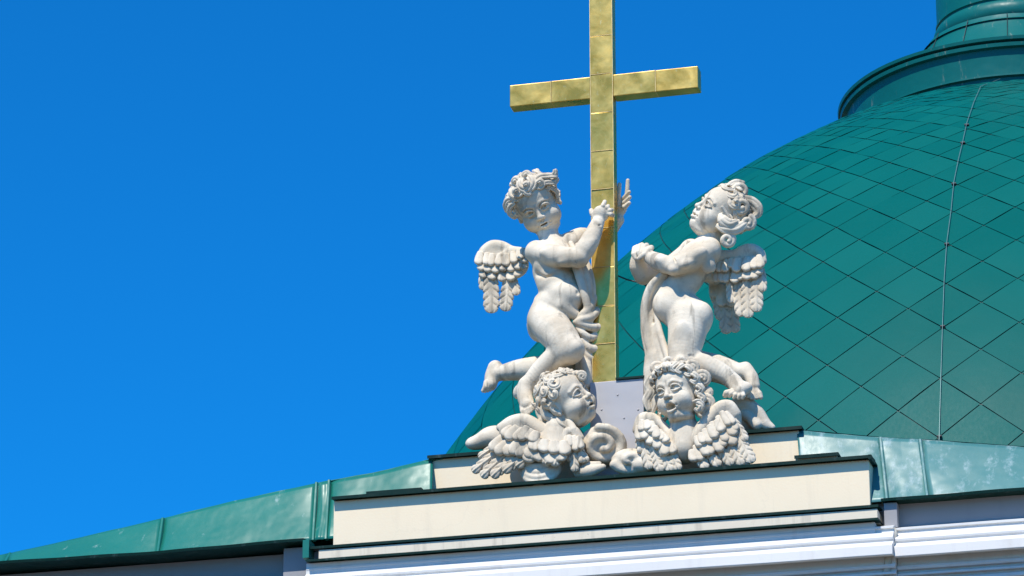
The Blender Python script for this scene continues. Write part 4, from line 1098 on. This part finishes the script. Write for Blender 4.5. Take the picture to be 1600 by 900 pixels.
    for pts, r in (([V(1034, 428, 30), V(1016, 450, 24), V(1007, 485, 18), V(1012, 530, 14), V(1026, 575, 12)], [4, 6, 6, 6, 6]),
                   ([V(1040, 430, 26), V(1024, 455, 14), V(1014, 490, 8), V(1020, 535, 8), V(1034, 578, 10)], [4, 7, 8, 8, 7]),
                   ([V(1024, 510, 12), V(1030, 540, 12), V(1041, 574, 16)], [4, 7, 7]), ([V(1022, 470, 10), V(1030, 515, 16), V(1044, 560, 24)], [3, 4.5, 5]),
                   ([V(1006, 480, 6), V(1008, 520, 0), V(1020, 570, -4)], [4, 6, 8])):
        d.chain(spline(pts, 6), lerp_r(r, (len(pts) - 1) * 6 + 1), 3.5)
    d.chain(spline([V(1022, 560, 4), V(1018, 590, 4), V(1020, 640, 0), V(1016, 690, -6)], 5), lerp_r([14, 12, 12, 14], 16), 5)
    d.ell(V(1070, 620, -20), (44, 60, 22), None, 8)
    carve(d, fr, 'drapery', root)
    return root

def wing_rows(fr, mb, rows, nv, T, lift=4, **kw):
    if max(q[5] for q in rows) == 0: rows = dense(rows, 1.45)
    for (bx, by, tx, ty, wd, bb, h) in rows:
        a, b_ = fr.V(bx, by, h), fr.V(tx, ty, h + lift); feather(mb, a, b_ - a, nv, np.linalg.norm(b_ - a), wd * (1.0 if bb else 1.12), T=T if bb else T * .85, barb=bb, bend=1.5, **kw)

# ---------------------------------------------------------------- winged heads
def head_left():
    fr = Frame(890, 745, .14); V = fr.V
    root = empty('winged_head', at(890, 745, .14), 'stone winged child head in profile looking up to the right beside the grey box', 'sculpture', 'winged heads under the cherubs')
    HC = V(886.5, 625, 8); HR = rotm(57, 10, 24); HS = .91
    v = vol_for([HC, V(830, 720, 20), V(930, 720, 20), V(880, 700, -50), V(880, 680, 50)], 44, 1.1)
    hv = head_vol(HC, HR, HS, V(874, 672, 6), 18, mouth=3.4, smile=-1.8, cheek=1.1, ears=(-1,), gaze=(.2, .6))
    v.chain([V(880, 646, 2), V(872, 672, 8), V(868, 700, 8)], [18, 21, 26], 8)
    v.ell(V(866, 690, 4), (44, 22, 22), rotm(0, 0, 6), 10)
    v.chain([V(890, 660, 20), V(896, 672, 24), V(904, 690, 20)], [5, 6, 5], 5)
    carve([v, hv], fr, 'head', root)
    locks = [([(-36, -18, -16), (-42, -30, -14), (-38, -42, -10), (-44, -52, -8)], [6, 7.5, 7.5, 5]), ([(-26, -24, -28), (-34, -38, -28), (-30, -52, -24), (-36, -60, -20)], [6, 7, 7, 4]),
             ([(6, 40, 30), (0, 46, 26), (-8, 44, 28), (-8, 38, 32)], [3.5, 4.5, 4, 3]), ([(26, 36, 24), (20, 44, 20), (12, 42, 26), (14, 36, 30)], [3.5, 4.5, 4, 3])]
    hair(fr, HC, HR, HS, 'hair', root, 8, n=46, rho=(7, 11), r=5.0, flow=(0, -.8, -.3), extra=locks, front=40, sep=.41)
    rolls(fr, root, [(866, 613, 30, 16, 4.6, 1.1, 250, -1), (848, 614, 18, 11, 4.8, 1.5, 60, 1), (872, 592, 20, 10.5, 4.2, 1.5, 20, 1), (857, 598, 18, 10, 4.4, 1.5, 120, -1), (909, 588, 26, 7, 3.2, 1.5, 150, -1), (900, 587, 24, 8, 3.6, 1.4, 200, 1), (886, 584, 22, 8, 3.6, 1.4, 30, -1)],
          [([(860, 628, 22), (851, 638, 22), (853, 649, 22), (863, 654, 22), (866, 664, 20)], [4, 6.5, 6.5, 5.5, 3]), ([(850, 628, 16), (843, 642, 14), (848, 656, 14), (842, 667, 14), (850, 673, 16)], [4, 6, 6, 5, 3])])
    # left wing spread over the parapet edge
    nv = nrm([-.15, .25, 1.0]); mb = MB()
    w = vol_for([V(790, 650, 10), V(850, 690, 10), V(800, 690, -10)], 34, 1.2)
    w.chain(spline([V(862, 684, 12), V(840, 668, 14), V(820, 655, 12), V(800, 658, 10), V(782, 668, 8)], 6), lerp_r([15, 11, 8, 8, 6], 25), 4)
    w.ell(V(816, 684, 4), (38, 24, 9), rotm(0, 0, -28), 8)
    wing_rows(fr, mb, [(800, 690, 738, 738, 8, 5, 20), (812, 692, 752, 746, 9, 6, 22), (826, 694, 768, 746, 9, 5, 24), (838, 696, 786, 738, 9, 4, 25), (846, 700, 806, 730, 9, 3, 25), (788, 688, 748, 716, 7, 3, 18)], nv, 3.6)
    wing_rows(fr, mb, [(792, 680, 768, 702, 10, 0, 26), (808, 682, 778, 712, 11, 0, 28), (822, 684, 796, 714, 11, 0, 30), (836, 688, 812, 716, 11, 0, 31), (848, 692, 830, 716, 10, 0, 30)], nv, 5, 5)
    wing_rows(fr, mb, [(802, 668, 784, 684, 9, 0, 30), (814, 666, 800, 684, 9.5, 0, 33), (826, 668, 814, 688, 9.5, 0, 34), (838, 674, 828, 694, 9.5, 0, 34)], nv, 5, 4)
    carve(w, fr, 'wing', root, mb)
    # breast feathers hanging below the neck
    mb = MB(); nv = nrm([0, .25, 1.0])
    wing_rows(fr, mb, [(830, 698, 826, 724, 10, 0, 30), (846, 700, 842, 722, 10, 0, 32), (860, 702, 862, 726, 10, 0, 34), (874, 702, 878, 722, 9, 0, 34), (838, 686, 834, 706, 10, 0, 36), (852, 688, 850, 708, 10, 0, 38), (866, 690, 868, 710, 10, 0, 38), (880, 690, 884, 712, 9, 0, 36),
                       (860, 708, 852, 728, 10, 3, 31), (872, 706, 866, 730, 9, 3, 31)], nv, 5, 4)
    feathers_only(fr, mb, 'breast_feathers', root)
    # right wing folded down in the middle
    mb = MB(); w = vol_for([V(890, 675, 20), V(915, 700, 20)], 26, 1.2); w.chain(spline([V(882, 692, 20), V(886, 676, 22), V(898, 674, 22), V(906, 684, 20)], 5), lerp_r([8, 7, 7, 6], 16), 3)
    w.ell(V(897, 698, 8), (14, 24, 8), None, 6)
    wing_rows(fr, mb, [(886, 690, 890, 722, 6.5, 4, 20), (896, 692, 898, 738, 7.5, 5, 22), (905, 692, 910, 724, 7, 4, 20), (904, 700, 918, 722, 6, 3, 17)], nv, 3.6)
    wing_rows(fr, mb, [(884, 682, 884, 702, 6.5, 0, 26), (894, 682, 894, 704, 7, 0, 28), (904, 684, 908, 704, 6.5, 0, 26)], nv, 4.6)
    carve(w, fr, 'wing', root, mb)
    return root

def head_right():
    fr = Frame(1075, 735, .14); V = fr.V
    root = empty('winged_head', at(1075, 735, .14), 'stone winged child head with open mouth facing out at the right end of the ledge', 'sculpture', 'winged heads under the cherubs')
    HC = V(1060, 613, 16); HR = rotm(-31, 22, 21); HS = .89
    v = vol_for([HC, V(1030, 740, 20), V(1110, 700, 20), V(1070, 700, -40), V(1070, 680, 50)], 44, 1.1)
    hv = head_vol(HC, HR, HS, V(1068, 668, 4), 18, mouth=10.5, smile=-2.5, ears=(1,), brow=.5, gaze=(-.5, .4))
    v.chain([V(1064, 640, 0), V(1068, 668, 6), V(1068, 700, 8)], [17.5, 20, 24], 8)
    v.ell(V(1076, 690, 2), (40, 26, 20), rotm(0, 0, 14), 10)
    carve([v, hv], fr, 'head', root)
    locks = []
    rng = np.random.default_rng(2)
    for i in range(8):
        x = -28 + 8 * i; z = 34 - .012 * x * x; y = 33 - .012 * x * x; s = rng.uniform(-5, 5)
        locks.append(([(x, y - 2, z + 4), (x + s, y + 5, z + 7), (x - s, y + 12, z), (x + s, y + 15, z - 12)], [3, 4.5, 5, 3.5]))
    for (x, y, z, k) in ((36, 26, 14, 1), (42, 12, 8, -1), (44, -8, 2, 1), (42, -24, 0, -1), (38, -38, 4, 1)):
        locks.append(([(x - 6, y + 8, z + 6), (x + 2, y + 6, z + 6), (x + 6, y - 2, z + 2), (x, y - 8, z + 4), (x - 5, y - 4, z + 8)], [4, 6, 6, 5, 3]))
    for (x, y, z) in ((-36, 26, 12), (-40, 8, 4), (-40, -12, 0), (-38, -30, 0), (-36, -46, 0)):
        locks.append(([(x + 6, y + 8, z + 4), (x - 3, y + 6, z + 4), (x - 6, y - 3, z), (x, y - 9, z + 3)], [4, 6, 6, 3.5]))
    hair(fr, HC, HR, HS, 'hair', root, 10, n=44, rho=(7, 10.5), r=4.8, flow=(0, -.9, .2), extra=locks, front=44, sep=.41)
    rolls(fr, root, [(1082, 575, 26, 10.5, 4.2, 1.5, 200, -1), (1098, 592, 20, 11, 4.4, 1.5, 120, -1), (1064, 566, 30, 9, 3.8, 1.4, 200, 1), (1045, 566, 30, 9, 3.8, 1.4, 340, -1), (1026, 576, 24, 9.5, 4.0, 1.5, 340, 1), (1104, 630, 14, 10.5, 4.4, 1.5, 90, -1), (1096, 645, 14, 8, 3.8, 1.3, 30, 1)],
          [([(1100, 604, 14), (1108, 612, 12), (1104, 620, 12), (1110, 630, 12)], [4, 6, 6, 4]), ([(1020, 586, 18), (1013, 600, 14), (1017, 612, 14), (1010, 626, 14), (1014, 640, 14)], [4, 6.5, 6.5, 6, 3.5]), ([(1026, 594, 14), (1021, 612, 10), (1024, 628, 10), (1019, 644, 10)], [4, 6, 6, 3.5])])
    # right wing
    nv = nrm([.1, .25, 1.0]); mb = MB()
    w = vol_for([V(1080, 700, 10), V(1150, 630, 10), V(1160, 690, -10)], 36, 1.2)
    w.chain(spline([V(1072, 706, 14), V(1088, 682, 14), V(1106, 656, 12), V(1124, 636, 8), V(1140, 634, 4), V(1150, 646, 2)], 6), lerp_r([13, 11, 9, 8, 8, 5], 31), 4)
    w.ell(V(1124, 676, -2), (26, 44, 9), rotm(0, 0, -38), 8)
    wing_rows(fr, mb, [(1146, 656, 1166, 690, 8, 4, 16), (1142, 666, 1176, 724, 10.5, 7, 18), (1130, 676, 1160, 728, 9, 6, 20), (1116, 686, 1144, 728, 9, 5, 22), (1102, 696, 1124, 730, 9, 4, 24), (1088, 706, 1104, 734, 9, 3, 26)], nv, 3.6)
    wing_rows(fr, mb, [(1140, 652, 1152, 676, 8, 0, 21), (1132, 660, 1150, 690, 9, 0, 22), (1122, 668, 1140, 698, 9, 0, 24), (1112, 676, 1128, 704, 9, 0, 26), (1100, 684, 1114, 710, 9, 0, 28), (1090, 692, 1100, 716, 9, 0, 29), (1080, 702, 1086, 722, 8, 0, 29)], nv, 4.8, 5)
    wing_rows(fr, mb, [(1134, 644, 1144, 662, 7, 0, 24), (1126, 650, 1137, 670, 7.5, 0, 26), (1117, 657, 1128, 678, 7.5, 0, 28), (1108, 665, 1118, 686, 7.5, 0, 30), (1098, 674, 1107, 694, 7.5, 0, 31), (1088, 684, 1095, 702, 7.5, 0, 32)], nv, 5, 4)
    carve(w, fr, 'wing', root, mb)
    # left wing
    nv = nrm([-.2, .2, 1.0]); mb = MB()
    w = vol_for([V(1000, 650, 10), V(1060, 700, 10), V(1030, 720, -10)], 34, 1.2)
    w.chain(spline([V(1070, 710, 14), V(1052, 690, 14), V(1036, 666, 12), V(1018, 652, 10), V(1002, 654, 8), V(994, 672, 6)], 6), lerp_r([11, 7.5, 6.5, 7, 7, 5], 31), 4)
    w.ell(V(1022, 684, 0), (24, 34, 8), rotm(0, 0, 34), 8)
    wing_rows(fr, mb, [(1004, 684, 1016, 734, 9, 5, 20), (1018, 690, 1034, 738, 10, 6, 22), (1032, 696, 1050, 738, 9.5, 5, 24), (1046, 700, 1062, 736, 8, 4, 24), (998, 672, 1002, 708, 7.5, 4, 17)], nv, 3.6)
    wing_rows(fr, mb, [(998, 664, 1000, 688, 8.5, 0, 24), (1010, 668, 1014, 696, 9, 0, 26), (1022, 676, 1030, 704, 9, 0, 27), (1034, 686, 1043, 710, 9, 0, 28), (1046, 694, 1055, 714, 8, 0, 28)], nv, 4.8, 5)
    wing_rows(fr, mb, [(1004, 658, 1005, 674, 7.5, 0, 28), (1014, 660, 1018, 678, 8, 0, 30), (1025, 668, 1031, 686, 8, 0, 31), (1036, 678, 1044, 694, 7.5, 0, 31)], nv, 5, 4)
    carve(w, fr, 'wing', root, mb)
    return root

# ---------------------------------------------------------------- carved clouds
def cloud(label, x, y, Y0, build, lo, hi):
    fr = Frame(x, y, Y0); v = Vol(np.minimum(fr.V(*lo), fr.V(*hi)) - 36, np.maximum(fr.V(*lo), fr.V(*hi)) + 36, 1.2)
    build(v, fr.V)
    o = carve(v, fr, 'carved_cloud', None)
    tag(o, label, 'sculpture', 'carved stone clouds on the ledge')
    return o
def volute(v, V, x, y, h, rx, ry, turns, r, ccw=1, a0=0, th=14, k=2.5):
    v.ell(V(x, y, h - th), (rx, ry, th), None, 4)
    pts = []; n = int(16 * turns)
    for i in range(n + 1):
        t = i / n; a = RAD(a0) + ccw * 2 * math.pi * turns * t; q = 1 - .78 * t
        pts.append(V(x, y, h - 5 + 6 * t) + np.array([math.cos(a) * rx * q * .92, math.sin(a) * ry * q * .92, 0]))
    v.chain(pts, [r * (1 - .3 * i / n) for i in range(n + 1)], k)

cherub_left()
cherub_right()
head_left()
head_right()
cloud('large round carved stone cloud scroll in front of the grey box', 942, 697, .16, lambda v, V: volute(v, V, 942, 696, 10, 37, 31, 1.5, 5.2, -1, 100, k=8), (905, 665), (985, 730))
cloud('flat carved stone cloud scroll beside the right winged head at the cap edge', 985, 722, .12, lambda v, V: (volute(v, V, 986, 720, 12, 30, 19, 1.0, 6, 1, 200, k=6), v.ell(V(1010, 726, 4), (22, 14, 14), None, 6)), (955, 700), (1030, 742))
def bowl(v, V):
    v.ell(V(843, 724, 0), (34, 30, 18), None, 5)
    for dy, r in ((0, 5), (9, 5.5), (17, 5.5), (25, 5)):
        v.chain(spline([V(812, 712 + dy * .7, 10), V(826, 726 + dy, 22), V(848, 728 + dy, 24), V(868, 716 + dy, 18), V(876, 704 + dy * .8, 8)], 5), [r] * 21, 1.8)
cloud('bowl shaped carved stone cloud under the breast feathers of the left winged head', 843, 750, .14, bowl, (805, 690), (885, 756))
def slab(v, V):
    v.chain(spline([V(905, 738, 6), V(922, 736, 12), V(942, 730, 8)], 5), lerp_r([9, 9, 5], 11), 2)
    v.chain(spline([V(906, 729, 2), V(920, 728, 8), V(936, 725, 4)], 5), lerp_r([7, 7, 4], 11), 2)
cloud('small tongue of carved stone cloud below the round scroll', 922, 742, .12, slab, (895, 715), (948, 748))
def lump(v, V):
    v.ell(V(768, 683, 0), (26, 17, 20), rotm(0, 0, 18), 8); v.ell(V(744, 692, 0), (17, 11, 14), rotm(0, 0, 8), 8); v.ell(V(790, 690, -4), (26, 18, 18), None, 8)
cloud('smooth carved stone cloud at the far left end of the sculptures', 765, 700, .34, lump, (725, 660), (815, 710))
def plume(v, V):
    v.chain(spline([V(1140, 640, -4), V(1160, 632, -4), V(1180, 644, -4), V(1194, 662, -6), V(1206, 668, -6)], 6), lerp_r([10, 13, 12, 10, 5], 25), 4)
    v.chain(spline([V(1150, 650, -2), V(1166, 648, 4), V(1182, 664, 4)], 5), lerp_r([6, 8, 8], 11), 2)
    v.ell(V(1160, 660, -14), (38, 24, 14), None, 6)
cloud('carved stone cloud curling behind the right wing under the cherub feet', 1160, 670, .34, plume, (1125, 615), (1215, 680))
